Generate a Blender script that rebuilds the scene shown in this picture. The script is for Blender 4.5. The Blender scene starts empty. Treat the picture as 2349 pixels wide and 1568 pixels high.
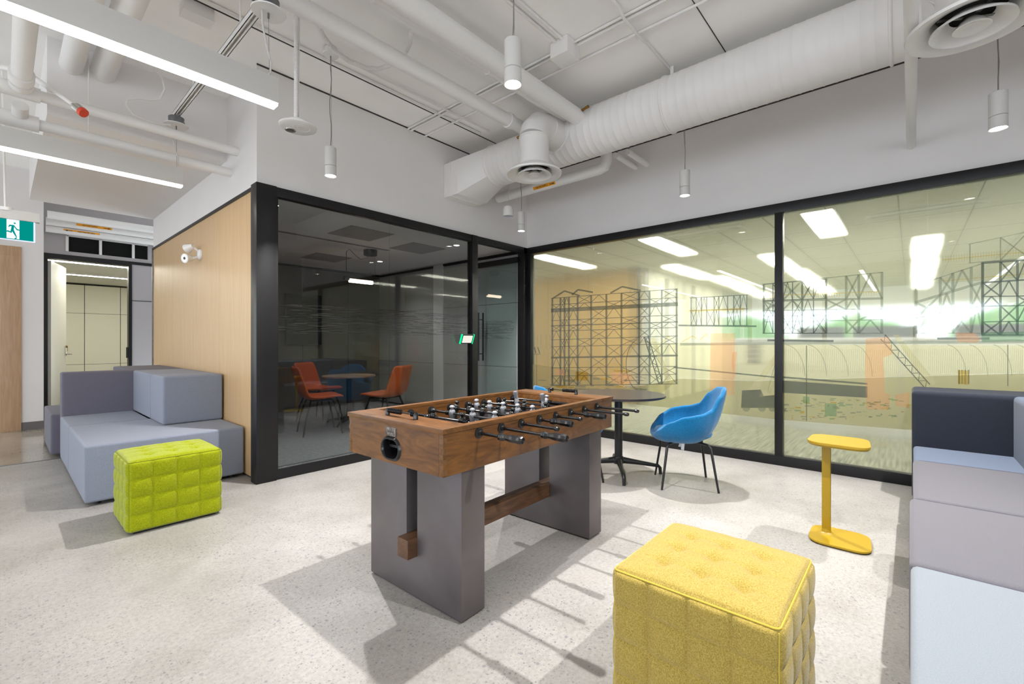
import bpy, bmesh, math, random
from mathutils import Vector, Matrix
S = bpy.context.scene
COL = S.collection
random.seed(7)
PI = math.pi

# ------------------------------------------------------------ camera, world, exposure
FPX, CX, CY = 1037.0, 1174.5, 784.0
AZ = math.radians(41.44); SA, CA = math.sin(AZ), math.cos(AZ)
EYE = 1.25
cam_d = bpy.data.cameras.new('camera'); cam = bpy.data.objects.new('camera', cam_d); COL.objects.link(cam)
cam_d.sensor_width = 36.0; cam_d.sensor_fit = 'HORIZONTAL'; cam_d.lens = FPX / 2349 * 36.0
cam_d.clip_start = 0.05
cam.location = (0, 0, EYE); cam.rotation_euler = (math.radians(90), 0, AZ - math.radians(90))
S.camera = cam
S.view_settings.view_transform = 'Standard'; S.view_settings.look = 'None'
S.view_settings.gamma = 1.0; S.view_settings.exposure = 0.17
S.view_settings.use_curve_mapping = False
S.cycles.max_bounces = 9; S.cycles.diffuse_bounces = 6; S.cycles.glossy_bounces = 4
S.cycles.transmission_bounces = 6; S.cycles.transparent_max_bounces = 24
S.cycles.sample_clamp_indirect = 6.0; S.cycles.use_denoising = True
S.cycles.caustics_refractive = False; S.cycles.caustics_reflective = False

W = bpy.data.worlds.new('daylight'); S.world = W; W.use_nodes = True
W.node_tree.nodes['Background'].inputs[0].default_value = (0.84, 0.92, 1.0, 1)
W.node_tree.nodes['Background'].inputs[1].default_value = 3.4

# lamp strengths
E_PEND = 290.0      # downlight of each pendant, W
E_STRIP = 20.0      # linear diffusers
E_TROF = 32.0       # office troffers

# ------------------------------------------------------------ pixel -> place helpers (measured from the photograph)
def ray(px, py):
    q = (px - CX) / FPX
    return Vector((SA * q + CA, -CA * q + SA, (CY - py) / FPX))
def onZ(px, py, z):
    r = ray(px, py); t = (z - EYE) / r.z; return Vector((r.x * t, r.y * t, z))
def onX(px, py, x):
    r = ray(px, py); t = x / r.x; return Vector((x, r.y * t, EYE + r.z * t))
def onY(px, py, y):
    r = ray(px, py); t = y / r.y; return Vector((r.x * t, y, EYE + r.z * t))
def onD(px, py, d):
    r = ray(px, py); return Vector((r.x * d, r.y * d, EYE + r.z * d))

# ------------------------------------------------------------ materials
def lin(c):
    out = []
    for v in c[:3]:
        v = v / 255.0
        out.append(v / 12.92 if v <= 0.04045 else ((v + 0.055) / 1.055) ** 2.4)
    return (*out, 1.0)

def new_mat(name):
    m = bpy.data.materials.new(name); m.use_nodes = True
    nt = m.node_tree; nt.nodes.clear()
    out = nt.nodes.new('ShaderNodeOutputMaterial')
    return m, nt, out

def mat(name, rgb, rough=0.5, metal=0.0, var=0.0, vscale=8.0, bump=0.0, bscale=60.0, spec=0.5, stretch=None, rgb2=None, sheen=0.0, detail=4.0, coat=0.0):
    m, nt, out = new_mat(name)
    b = nt.nodes.new('ShaderNodeBsdfPrincipled')
    b.inputs['Base Color'].default_value = lin(rgb); b.inputs['Roughness'].default_value = rough
    b.inputs['Metallic'].default_value = metal; b.inputs['Specular IOR Level'].default_value = spec
    if sheen: b.inputs['Sheen Weight'].default_value = sheen
    if coat: b.inputs['Coat Weight'].default_value = coat
    nt.links.new(b.outputs[0], out.inputs[0])
    tc = nt.nodes.new('ShaderNodeTexCoord'); mp = nt.nodes.new('ShaderNodeMapping')
    nt.links.new(tc.outputs['Object'], mp.inputs[0])
    if stretch: mp.inputs['Scale'].default_value = stretch
    if var or rgb2:
        n = nt.nodes.new('ShaderNodeTexNoise'); n.inputs['Scale'].default_value = vscale; n.inputs['Detail'].default_value = detail
        nt.links.new(mp.outputs[0], n.inputs['Vector'])
        r = nt.nodes.new('ShaderNodeValToRGB')
        if rgb2:
            c1, c2 = lin(rgb), lin(rgb2)
        else:
            c0 = lin(rgb); c1 = tuple(v * (1 - var) for v in c0[:3]) + (1,); c2 = tuple(min(1, v * (1 + var)) for v in c0[:3]) + (1,)
        r.color_ramp.elements[0].position = 0.32; r.color_ramp.elements[1].position = 0.68
        r.color_ramp.elements[0].color = c1; r.color_ramp.elements[1].color = c2
        nt.links.new(n.outputs[0], r.inputs[0]); nt.links.new(r.outputs[0], b.inputs['Base Color'])
    if bump:
        n2 = nt.nodes.new('ShaderNodeTexNoise'); n2.inputs['Scale'].default_value = bscale; n2.inputs['Detail'].default_value = 3
        nt.links.new(mp.outputs[0], n2.inputs['Vector'])
        bp = nt.nodes.new('ShaderNodeBump'); bp.inputs['Strength'].default_value = bump; bp.inputs['Distance'].default_value = 0.004
        nt.links.new(n2.outputs[0], bp.inputs['Height']); nt.links.new(bp.outputs[0], b.inputs['Normal'])
    return m

def emit(name, rgb, strength):
    m, nt, out = new_mat(name)
    e = nt.nodes.new('ShaderNodeEmission'); e.inputs[0].default_value = lin(rgb); e.inputs[1].default_value = strength
    nt.links.new(e.outputs[0], out.inputs[0]); return m

def tint(name, rgb, a=1.0, diffuse=None, da=0.0):
    """printed translucent ink: light passes and is coloured; a part of it scatters"""
    m, nt, out = new_mat(name)
    t = nt.nodes.new('ShaderNodeBsdfTransparent'); t.inputs[0].default_value = lin(rgb)
    if diffuse:
        d = nt.nodes.new('ShaderNodeBsdfDiffuse'); d.inputs[0].default_value = lin(diffuse)
        mx = nt.nodes.new('ShaderNodeMixShader'); mx.inputs[0].default_value = da
        nt.links.new(t.outputs[0], mx.inputs[1]); nt.links.new(d.outputs[0], mx.inputs[2]); nt.links.new(mx.outputs[0], out.inputs[0])
    else:
        nt.links.new(t.outputs[0], out.inputs[0])
    return m

def glass(name, rgb, f0=0.045):
    m, nt, out = new_mat(name)
    t = nt.nodes.new('ShaderNodeBsdfTransparent'); t.inputs[0].default_value = lin(rgb)
    g = nt.nodes.new('ShaderNodeBsdfGlossy'); g.inputs['Roughness'].default_value = 0.0
    lw = nt.nodes.new('ShaderNodeLayerWeight'); lw.inputs[0].default_value = 0.5
    p = nt.nodes.new('ShaderNodeMath'); p.operation = 'POWER'; p.inputs[1].default_value = 5
    ma = nt.nodes.new('ShaderNodeMath'); ma.operation = 'MULTIPLY_ADD'; ma.inputs[1].default_value = 1 - f0; ma.inputs[2].default_value = f0
    nt.links.new(lw.outputs['Facing'], p.inputs[0]); nt.links.new(p.outputs[0], ma.inputs[0])
    mx = nt.nodes.new('ShaderNodeMixShader')
    nt.links.new(ma.outputs[0], mx.inputs[0]); nt.links.new(t.outputs[0], mx.inputs[1]); nt.links.new(g.outputs[0], mx.inputs[2])
    nt.links.new(mx.outputs[0], out.inputs[0]); return m

def film_mat():
    m, nt, out = new_mat('frosted_film')
    t = nt.nodes.new('ShaderNodeBsdfTransparent'); t.inputs[0].default_value = (0.985, 0.99, 0.975, 1)
    r = nt.nodes.new('ShaderNodeBsdfRefraction'); r.inputs['Color'].default_value = (0.985, 0.99, 0.975, 1)
    r.inputs['IOR'].default_value = 1.10; r.inputs['Roughness'].default_value = 0.27
    mx = nt.nodes.new('ShaderNodeMixShader'); mx.inputs[0].default_value = 0.5
    nt.links.new(t.outputs[0], mx.inputs[1]); nt.links.new(r.outputs[0], mx.inputs[2])
    tr = nt.nodes.new('ShaderNodeBsdfTranslucent'); tr.inputs[0].default_value = (0.85, 0.88, 0.80, 1)
    m2 = nt.nodes.new('ShaderNodeMixShader'); m2.inputs[0].default_value = 0.12
    nt.links.new(mx.outputs[0], m2.inputs[1]); nt.links.new(tr.outputs[0], m2.inputs[2])
    nt.links.new(m2.outputs[0], out.inputs[0]); return m

def concrete(name, base, dark, rough, specks=True):
    m, nt, out = new_mat(name)
    b = nt.nodes.new('ShaderNodeBsdfPrincipled'); nt.links.new(b.outputs[0], out.inputs[0])
    tc = nt.nodes.new('ShaderNodeTexCoord')
    N = lambda t: nt.nodes.new(t)
    def noise(scale, detail, rgh=0.55):
        n = N('ShaderNodeTexNoise'); n.inputs['Scale'].default_value = scale; n.inputs['Detail'].default_value = detail
        n.inputs['Roughness'].default_value = rgh
        nt.links.new(tc.outputs['Object'], n.inputs['Vector']); return n
    def ramp(src, p0, p1, c0, c1):
        r = N('ShaderNodeValToRGB'); e = r.color_ramp.elements
        e[0].position, e[1].position = p0, p1; e[0].color, e[1].color = c0, c1
        nt.links.new(src, r.inputs[0]); return r
    def mixc(kind, fac, a, bb):
        x = N('ShaderNodeMix'); x.data_type = 'RGBA'; x.blend_type = kind
        if isinstance(fac, float): x.inputs[0].default_value = fac
        else: nt.links.new(fac, x.inputs[0])
        nt.links.new(a, x.inputs[6])
        if isinstance(bb, tuple): x.inputs[7].default_value = bb
        else: nt.links.new(bb, x.inputs[7])
        return x.outputs[2]
    c = ramp(noise(1.1, 6, 0.62).outputs[0], 0.35, 0.68, lin(dark), lin(base)).outputs[0]
    st = ramp(noise(.55, 7, .7).outputs[0], 0.56, 0.70, (1, 1, 1, 1), (.80, .74, .66, 1)).outputs[0]
    c = mixc('MULTIPLY', 0.7, c, st)
    fine = ramp(noise(55, 4, 0.7).outputs[0], 0.30, 0.62, (0.62, 0.60, 0.58, 1), (1, 1, 1, 1)).outputs[0]
    c = mixc('MULTIPLY', 0.6, c, fine)
    if specks:
        msk = ramp(noise(1.3, 3).outputs[0], 0.34, 0.52, (.12, .12, .12, 1), (1, 1, 1, 1)).outputs[0]
        for sc, th, col, seed in ((66, 0.36, (0.07, 0.07, 0.085, 1), 0.20), (125, 0.42, (0.12, 0.10, 0.09, 1), 0.28), (34, 0.32, (0.10, 0.11, 0.14, 1), 0.10)):
            v = N('ShaderNodeTexVoronoi'); v.inputs['Scale'].default_value = sc
            nt.links.new(tc.outputs['Object'], v.inputs['Vector'])
            d = ramp(v.outputs['Distance'], th * 0.55, th, (1, 1, 1, 1), (0, 0, 0, 1)).outputs[0]
            sep = N('ShaderNodeSeparateColor'); nt.links.new(v.outputs['Color'], sep.inputs[0])
            lt = N('ShaderNodeMath'); lt.operation = 'LESS_THAN'; lt.inputs[1].default_value = seed
            nt.links.new(sep.outputs[0], lt.inputs[0])
            mu = N('ShaderNodeMath'); mu.operation = 'MULTIPLY'; nt.links.new(d, mu.inputs[0]); nt.links.new(lt.outputs[0], mu.inputs[1])
            m2 = N('ShaderNodeMath'); m2.operation = 'MULTIPLY'; nt.links.new(mu.outputs[0], m2.inputs[0]); nt.links.new(msk, m2.inputs[1])
            m3 = N('ShaderNodeMath'); m3.operation = 'MULTIPLY'; nt.links.new(m2.outputs[0], m3.inputs[0]); m3.inputs[1].default_value = 0.55
            c = mixc('MIX', m3.outputs[0], c, col)
    nt.links.new(c, b.inputs['Base Color'])
    rr = ramp(noise(3, 4).outputs[0], 0.3, 0.7, (rough * 0.75,) * 3 + (1,), (rough * 1.2,) * 3 + (1,))
    nt.links.new(rr.outputs[0], b.inputs['Roughness']); b.inputs['Specular IOR Level'].default_value = 0.45
    return m

def wood_mat(name, c1, c2, rough, axis_scale, scale=6.0, dist=3.0, bump=0.05):
    m, nt, out = new_mat(name)
    b = nt.nodes.new('ShaderNodeBsdfPrincipled'); nt.links.new(b.outputs[0], out.inputs[0])
    b.inputs['Roughness'].default_value = rough
    tc = nt.nodes.new('ShaderNodeTexCoord'); mp = nt.nodes.new('ShaderNodeMapping'); mp.inputs['Scale'].default_value = axis_scale
    nt.links.new(tc.outputs['Object'], mp.inputs[0])
    n = nt.nodes.new('ShaderNodeTexNoise'); n.inputs['Scale'].default_value = scale; n.inputs['Detail'].default_value = 8
    n.inputs['Distortion'].default_value = dist; n.inputs['Roughness'].default_value = 0.6
    nt.links.new(mp.outputs[0], n.inputs['Vector'])
    r = nt.nodes.new('ShaderNodeValToRGB'); e = r.color_ramp.elements
    e[0].position, e[1].position = 0.30, 0.70; e[0].color, e[1].color = lin(c1), lin(c2)
    nt.links.new(n.outputs[0], r.inputs[0]); nt.links.new(r.outputs[0], b.inputs['Base Color'])
    bp = nt.nodes.new('ShaderNodeBump'); bp.inputs['Strength'].default_value = bump; bp.inputs['Distance'].default_value = 0.003
    nt.links.new(n.outputs[0], bp.inputs['Height']); nt.links.new(bp.outputs[0], b.inputs['Normal'])
    return m

M = dict(
    white=mat('painted_drywall', (226, 223, 222), 0.7, var=0.015, vscale=2, bump=0.02, bscale=180),
    ceil=mat('painted_concrete_ceiling', (248, 246, 244), 0.75, var=0.03, vscale=1.6, bump=0.35, bscale=9, detail=8),
    seam=mat('dark_gap', (60, 56, 54), 0.9),
    pipe=mat('white_painted_pipe', (232, 230, 228), 0.45, bump=0.03, bscale=30),
    duct=mat('white_painted_duct', (230, 227, 225), 0.42, var=0.02, vscale=3),
    enamel=mat('white_enamel', (228, 226, 224), 0.22, spec=0.6),
    lampw=mat('matte_white_lamp_body', (205, 203, 200), 0.5),
    black=mat('black_anodised_frame', (17, 16, 18), 0.4, spec=0.4),
    blk=mat('black_powder_coat', (22, 22, 23), 0.45),
    blkgloss=mat('glossy_black_plastic', (16, 16, 18), 0.18, spec=0.6),
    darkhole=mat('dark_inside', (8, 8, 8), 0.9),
    galv=mat('galvanised_steel', (120, 122, 124), 0.4, metal=0.7, var=0.2, vscale=20),
    cable=mat('grey_cable', (130, 126, 120), 0.6),
    cablew=mat('white_cable', (205, 202, 198), 0.6),
    brass=mat('brass_fitting', (140, 100, 45), 0.35, metal=0.8),
    orange_tag=mat('orange_pipe_label', (236, 160, 30), 0.5),
    ink=mat('black_ink', (20, 20, 20), 0.6),
    red=mat('red_cap', (215, 70, 45), 0.5),
    floor=concrete('polished_concrete', (173, 170, 167), (146, 142, 137), 0.42),
    floor2=concrete('glossy_concrete', (172, 166, 156), (146, 138, 126), 0.09),
    wood=wood_mat('maple_veneer_panel', (192, 158, 114), (206, 174, 132), 0.38, (9, 9, 0.35), 5, 0.6, 0.02),
    woodo=wood_mat('golden_veneer', (214, 160, 60), (226, 174, 74), 0.4, (9, 9, 0.35), 5, 0.6, 0.02),
    woodf=wood_mat('oak_frame', (168, 134, 104), (190, 158, 126), 0.45, (8, 8, 0.5), 6, 0.8),
    table=wood_mat('aged_cherry_wood', (72, 43, 17), (124, 80, 36), 0.42, (0.9, 5, 5), 3.2, 2.2, 0.08),
    tabley=wood_mat('aged_cherry_wood_end', (72, 43, 17), (124, 80, 36), 0.42, (5, .9, 5), 3.2, 2.2, 0.08),
    tablem=wood_mat('cherry_joint', (92, 62, 34), (118, 82, 46), 0.45, (6, 6, 6), 3.2, 2.2, 0.08),
    tabled=wood_mat('dark_cherry_wood', (64, 42, 28), (110, 76, 50), 0.45, (0.9, 6, 6), 4, 1.6, 0.08),
    steel=mat('waxed_steel', (92, 86, 87), 0.42, metal=0.55, rgb2=(114, 108, 109), vscale=2.2, bump=0.02, bscale=14, detail=7),
    lime=mat('lime_wool_felt', (128, 136, 8), 0.95, rgb2=(158, 166, 14), vscale=170, bump=0.35, bscale=260, sheen=0.2, spec=0.1),
    yel=mat('yellow_wool_felt', (134, 114, 46), 0.95, rgb2=(172, 151, 80), vscale=260, bump=0.35, bscale=300, sheen=0.2, spec=0.1, detail=6),
    limes=mat('lime_seam', (130, 136, 14), 0.95), yels=mat('yellow_seam', (188, 164, 62), 0.95),
    blue=mat('blue_wool', (6, 96, 144), 0.9, rgb2=(12, 116, 170), vscale=120, bump=0.5, bscale=200, sheen=0.3, spec=0.15),
    sgrey=mat('blue_grey_fabric', (130, 136, 151), 0.9, var=0.10, vscale=300, bump=0.25, bscale=500, sheen=0.15, spec=0.15),
    sdark=mat('dark_grey_fabric', (104, 102, 114), 0.9, var=0.12, vscale=300, bump=0.25, bscale=500, sheen=0.1, spec=0.15),
    schar=mat('charcoal_fabric', (44, 48, 58), 0.9, var=0.25, vscale=300, bump=0.3, bscale=500, sheen=0.1, spec=0.15),
    sslate=mat('slate_fabric', (96, 106, 124), 0.9, var=0.12, vscale=300, bump=0.25, bscale=500, sheen=0.1, spec=0.15),
    swarm=mat('warm_grey_fabric', (98, 96, 102), 0.9, var=0.10, vscale=300, bump=0.25, bscale=500, sheen=0.15, spec=0.15),
    spale=mat('pale_grey_fabric', (126, 132, 139), 0.9, var=0.08, vscale=300, bump=0.25, bscale=500, sheen=0.15, spec=0.15),
    piping=mat('grey_piping', (84, 82, 92), 0.9),
    mustard=mat('mustard_powder_coat', (158, 128, 18), 0.4, spec=0.45),
    tabletop=mat('black_laminate_top', (52, 48, 50), 0.28, spec=0.5),
    oak=wood_mat('pale_oak_top', (150, 120, 88), (176, 146, 112), 0.4, (1, 7, 7), 5, 0.8),
    orangel=mat('orange_leather', (196, 84, 26), 0.45),
    silver=mat('silver_player', (150, 152, 158), 0.3, metal=0.35),
    pitch=mat('dark_playfield', (36, 34, 36), 0.4),
    line=mat('white_pitch_line', (190, 190, 190), 0.5),
    plaque=mat('pewter_plaque', (130, 122, 116), 0.4, metal=0.7, var=0.5, vscale=90, bump=0.6, bscale=120),
    pane=glass('clear_pane', (249, 250, 248), 0.03),
    paneA=glass('smoked_pane', (232, 235, 235), 0.042),
    teal=glass('green_edge_glass', (238, 246, 244), 0.05),
    film=film_mat(),
    tile=mat('acoustic_tile', (222, 221, 210), 0.8, bump=0.05, bscale=200),
    carpet=mat('striped_carpet', (98, 100, 88), 0.98, rgb2=(176, 176, 158), vscale=7, stretch=(0.5, 6, 1), bump=0.3, bscale=300, detail=5),
    carpetA=mat('grey_carpet', (92, 92, 94), 0.98, rgb2=(124, 124, 126), vscale=14, stretch=(1.5, 5, 1), bump=0.3, bscale=300),
    cream=mat('cream_panel', (230, 228, 212), 0.6),
    greyp=mat('grey_laminate_panel', (172, 167, 168), 0.5),
    darkp=mat('dark_grey_wall', (92, 88, 80), 0.6),
    doorw=mat('white_door_paint', (232, 230, 218), 0.4),
    base=mat('grey_vinyl_base', (104, 98, 98), 0.6),
    chrome=mat('brushed_steel', (180, 178, 172), 0.25, metal=0.9),
    leaf=mat('tree_foliage', (70, 120, 50), 0.9, var=0.4, vscale=6),
    strip=emit('linear_diffuser_glow', (255, 252, 248), E_STRIP),
    trof=emit('troffer_glow', (255, 252, 238), E_TROF),
    disc=emit('pendant_lens_glow', (255, 252, 248), 22.0),
    dl=emit('downlight_glow', (250, 250, 255), 9.0),
    warm=emit('warm_tube_glow', (255, 226, 200), 12.0),
    exitg=emit('exit_sign_green', (0, 140, 132), 1.0),
    exitw=emit('exit_sign_white', (225, 238, 250), 1.15),
    led=emit('green_led', (0, 220, 120), 2.0),
    screen=emit('panel_screen', (235, 230, 220), 1.0),
    tv=mat('tv_screen', (10, 10, 12), 0.5),
)

# ------------------------------------------------------------ mesh builder
class MB:
    def __init__(s): s.v = []; s.f = []; s.m = []
    def add(s, vs, fs, mi=0):
        o = len(s.v); s.v += [tuple(v) for v in vs]
        for f in fs: s.f.append([o + i for i in f]); s.m.append(mi)
        return s
    def box(s, x0, x1, y0, y1, z0, z1, mi=0):
        vs = [(x, y, z) for z in (z0, z1) for x, y in ((x0, y0), (x1, y0), (x1, y1), (x0, y1))]
        return s.add(vs, [(3, 2, 1, 0), (4, 5, 6, 7), (0, 1, 5, 4), (1, 2, 6, 5), (2, 3, 7, 6), (3, 0, 4, 7)], mi)
    def bar(s, p, q, w, h, mi=0, up=(0, 0, 1)):
        p, q = Vector(p), Vector(q); d = (q - p).normalized(); u = Vector(up)
        if abs(d.dot(u)) > 0.98: u = Vector((1, 0, 0))
        a = d.cross(u).normalized(); b = a.cross(d).normalized()
        vs = [c + a * (sx * w / 2) + b * (sy * h / 2) for c in (p, q) for sx, sy in ((-1, -1), (1, -1), (1, 1), (-1, 1))]
        return s.add(vs, [(3, 2, 1, 0), (4, 5, 6, 7), (0, 1, 5, 4), (1, 2, 6, 5), (2, 3, 7, 6), (3, 0, 4, 7)], mi)
    def tube(s, pts, r, seg=12, cap=True, mi=0):
        pts = [Vector(p) for p in pts]; n = len(pts)
        rs = r if isinstance(r, (list, tuple)) else [r] * n
        prev = None; vs = []
        for i, p in enumerate(pts):
            d = (pts[min(i + 1, n - 1)] - pts[max(i - 1, 0)]).normalized()
            if prev is None:
                u = Vector((0, 0, 1)) if abs(d.z) < 0.9 else Vector((1, 0, 0))
                a = d.cross(u).normalized()
            else:
                a = (prev - d * prev.dot(d))
                a = a.normalized() if a.length > 1e-6 else d.orthogonal().normalized()
            prev = a; b = d.cross(a)
            for k in range(seg):
                t = 2 * PI * k / seg; vs.append(p + (a * math.cos(t) + b * math.sin(t)) * rs[i])
        fs = [(i * seg + k, i * seg + (k + 1) % seg, (i + 1) * seg + (k + 1) % seg, (i + 1) * seg + k) for i in range(n - 1) for k in range(seg)]
        if cap: fs += [tuple(reversed(range(seg))), tuple(range((n - 1) * seg, n * seg))]
        return s.add(vs, fs, mi)
    def lathe(s, prof, c=(0, 0, 0), axis='z', seg=24, mi=0):
        """prof: (radius, height) along axis; open ends closed with a point when radius 0"""
        c = Vector(c); vs = []; n = len(prof)
        for r, h in prof:
            for k in range(seg):
                t = 2 * PI * k / seg; x, y = r * math.cos(t), r * math.sin(t)
                if axis == 'z': v = Vector((x, y, h))
                elif axis == 'x': v = Vector((h, x, y))
                else: v = Vector((y, h, x))
                vs.append(c + v)
        fs = [(i * seg + k, i * seg + (k + 1) % seg, (i + 1) * seg + (k + 1) % seg, (i + 1) * seg + k) for i in range(n - 1) for k in range(seg)]
        if prof[0][0] > 1e-6: fs.append(tuple(reversed(range(seg))))
        if prof[-1][0] > 1e-6: fs.append(tuple(range((n - 1) * seg, n * seg)))
        return s.add(vs, fs, mi)
    def ring(s, prof, c=(0, 0, 0), axis='z', seg=32, mi=0):
        """closed cross-section turned about the axis"""
        m = len(prof); c = Vector(c); vs = []
        for k in range(seg):
            t = 2 * PI * k / seg
            for r, h in prof:
                x, y = r * math.cos(t), r * math.sin(t)
                vs.append(c + (Vector((x, y, h)) if axis == 'z' else Vector((h, x, y)) if axis == 'x' else Vector((y, h, x))))
        fs = [(k * m + i, k * m + (i + 1) % m, ((k + 1) % seg) * m + (i + 1) % m, ((k + 1) % seg) * m + i) for k in range(seg) for i in range(m)]
        return s.add(vs, fs, mi)
    def prism(s, poly, z0, z1, mi=0):
        n = len(poly); vs = [(x, y, z0) for x, y in poly] + [(x, y, z1) for x, y in poly]
        fs = [tuple(reversed(range(n))), tuple(range(n, 2 * n))] + [(i, (i + 1) % n, n + (i + 1) % n, n + i) for i in range(n)]
        return s.add(vs, fs, mi)
    def poly3(s, pts, mi=0):
        return s.add(pts, [tuple(range(len(pts)))], mi)
    def build(s, name, mats, parent=None, bevel=0.0, smooth=True, angle=35, seg=2, loc=None):
        me = bpy.data.meshes.new(name); me.from_pydata(s.v, [], s.f)
        if not isinstance(mats, (list, tuple)): mats = [mats]
        for m_ in mats: me.materials.append(m_)
        for p, mi in zip(me.polygons, s.m): p.material_index = mi
        bm = bmesh.new(); bm.from_mesh(me)
        bmesh.ops.recalc_face_normals(bm, faces=bm.faces)
        if bevel:
            ed = [e for e in bm.edges if len(e.link_faces) == 2 and e.calc_face_angle(0) > 0.5]
            bmesh.ops.bevel(bm, geom=ed, offset=bevel, segments=seg, affect='EDGES', profile=0.6, clamp_overlap=True)
        bm.to_mesh(me); bm.free()
        if smooth:
            me.shade_smooth(); me.set_sharp_from_angle(angle=math.radians(angle))
        me.update()
        o = bpy.data.objects.new(name, me); COL.objects.link(o)
        if parent: o.parent = parent
        if loc: o.location = loc
        return o

def tag(o, label=None, cat=None, group=None, kind=None):
    if label: o['label'] = label
    if cat: o['category'] = cat
    if group: o['group'] = group
    if kind: o['kind'] = kind
    return o
def thing(name, loc, rz, label, cat, group=None):
    o = bpy.data.objects.new(name, None); COL.objects.link(o); o.empty_display_size = 0.1
    o.location = loc; o.rotation_euler = (0, 0, rz); return tag(o, label, cat, group)
def struct(name, mb, m, parent=None, **k):
    o = mb.build(name, m, parent, **k)
    if parent is None: o['kind'] = 'structure'
    return o
def copy_tree(o, parent=None):
    c = o.copy(); COL.objects.link(c)
    if parent: c.parent = parent
    for ch in list(o.children): copy_tree(ch, c)
    return c
def rbox(x0, x1, y0, y1, z0, z1): return MB().box(x0, x1, y0, y1, z0, z1)

# ============================================================ SETTING
XB, YA, XC = 5.25, 4.33, 1.52          # glass wall on the right, glass wall ahead, veneer wall
HF, HC = 2.655, 3.71                   # top of the glazing, ceiling

struct('floor', rbox(-8, XB + 0.02, -7, 6.85, -0.1, 0), M['floor'])
struct('floor_corridor', rbox(-8, XC + .03, 6.87, 16, -0.1, 0), M['floor2'])
struct('trim_threshold', rbox(-8, 0.45, 6.845, 6.875, -0.02, 0.004), M['galv'])
struct('ceiling', rbox(-8, 5.6, -7, 16, HC, HC + 0.1), M['ceil'])
for i, (y, w) in enumerate(((3.86, .012), (2.70, .008), (1.18, .006), (0.0, .006))):
    struct('trim_%d' % (i + 1), rbox(-3, 5.25, y - w / 2, y + w / 2, HC - 0.004, HC + 0.01), M['seam'])
# dark gap where the painted walls meet the slab
struct('trim_5', rbox(XC - .02, XB, YA - .004, YA, HC - .014, HC), M['seam'])
struct('trim_6', rbox(XB - .004, XB, -7, YA, HC - .016, HC), M['seam'])

# walls behind and beside the camera; unseen window openings added to brighten the room
mb = MB().box(-8, -7.9, -7, 16, 0, .3).box(-8, -7.9, -7, 16, 3.0, HC)
for y in [-7 + 2.3 * k for k in range(11)]: mb.box(-8, -7.9, y - .06, y + .06, .3, 3.0)
struct('wall_back', mb, M['white'])
mb = MB().box(-8, 5.2, -3.3, -3.2, 0, 0.2).box(-8, 5.2, -3.3, -3.2, 3.0, HC).box(.6, 5.2, -3.3, -3.2, .2, 3.0)
for x in (-7.9, -5.1, -2.3): mb.box(x - .06, x + .06, -3.3, -3.2, .2, 3.0)
struct('wall_right', mb, M['white'])
# upper walls above the glazing
struct('wall_front', rbox(XC - .02, XB + .1, YA, YA + .1, HF, HC), M['white'])
struct('wall_glazed_side', rbox(XB, XB + .1, -7, YA, HF, HC), M['white'])
struct('wall_veneer_upper', rbox(XC, XC + .08, YA + .1, 8.5, HF, HC), M['white'])
# bulkhead over the sofa
struct('ceiling_bulkhead', rbox(0.25, XC, 5.2, 8.5, 3.08, HC), M['white'])

# veneer wall with its vertical joints
ys = [YA + .12, 5.43, 6.40, 7.37, 8.5]
wv = struct('wall_veneer', rbox(XC + .012, XC + .06, YA + .1, 8.5, 0, HF), M['seam'])
for y0, y1 in zip(ys, ys[1:]):
    MB().box(XC, XC + .03, y0 + .0015, y1 - .0015, 0.02, HF - .03).build('veneer_panel', M['wood'], wv)
struct('trim_7', rbox(XC - .012, XC + .06, YA + .1, 8.52, HF - .03, HF), M['black'])
struct('trim_8', rbox(XC - .012, XC + .06, 8.5, 8.54, 0, HF), M['galv'])

# glazing ahead (dark meeting room) : frame, panes
fr = MB()
fr.box(XC - .035, 1.655, YA - .035, YA + .1, 0, HF)                      # corner post
fr.box(1.655, XB, YA - .02, YA + .06, HF - .085, HF)                 # head
fr.box(1.655, 4.17, YA - .02, YA + .06, 0, .095)                     # sill
fr.box(1.655, 1.675, YA - .015, YA + .05, .095, HF - .085)
fr.box(4.09, 4.19, YA - .03, YA + .07, 0, HF - .0)                   # door jamb
fr.box(5.15, XB + .03, YA - .02, YA + .1, 0, HF)
struct('window_1', fr, M['black'], bevel=.003)
w1 = bpy.data.objects['window_1']
struct('trim_9', rbox(1.675, 4.09, YA - .012, YA - .004, .095, .108), M['galv'])
for x0, x1 in ((1.66, 2.862), (2.866, 4.10)):
    MB().box(x0, x1, YA + .012, YA + .022, .08, HF - .07).build('pane', M['paneA'], w1)
# strip pattern on the pane
rs = random.Random(3)
mb = MB()
def dash_band(mb, pos, L, n, z0=1.33, z1=1.60):
    for i in range(n):
        z = rs.choice([z0 + (z1 - z0) * k / 26 for k in range(27)]); l = rs.uniform(.04, .22); s0 = rs.uniform(0, L - l)
        t = rs.choice((.0016, .0016, .0028, .0036))
        mb.add([pos(s0, z), pos(s0 + l, z), pos(s0 + l, z + t), pos(s0, z + t)], [(0, 1, 2, 3)])
dash_band(mb, lambda s, z: (1.68 + s, YA + .010, z), 2.40, 330)
dashm = tint('smoke_grey_vinyl', (96, 98, 98), diffuse=(90, 90, 90), da=.3)
tag(mb.build('dash_decal', dashm, smooth=False), 'band of fine grey dashes stuck across the dark meeting room glass', 'window decal')

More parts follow.
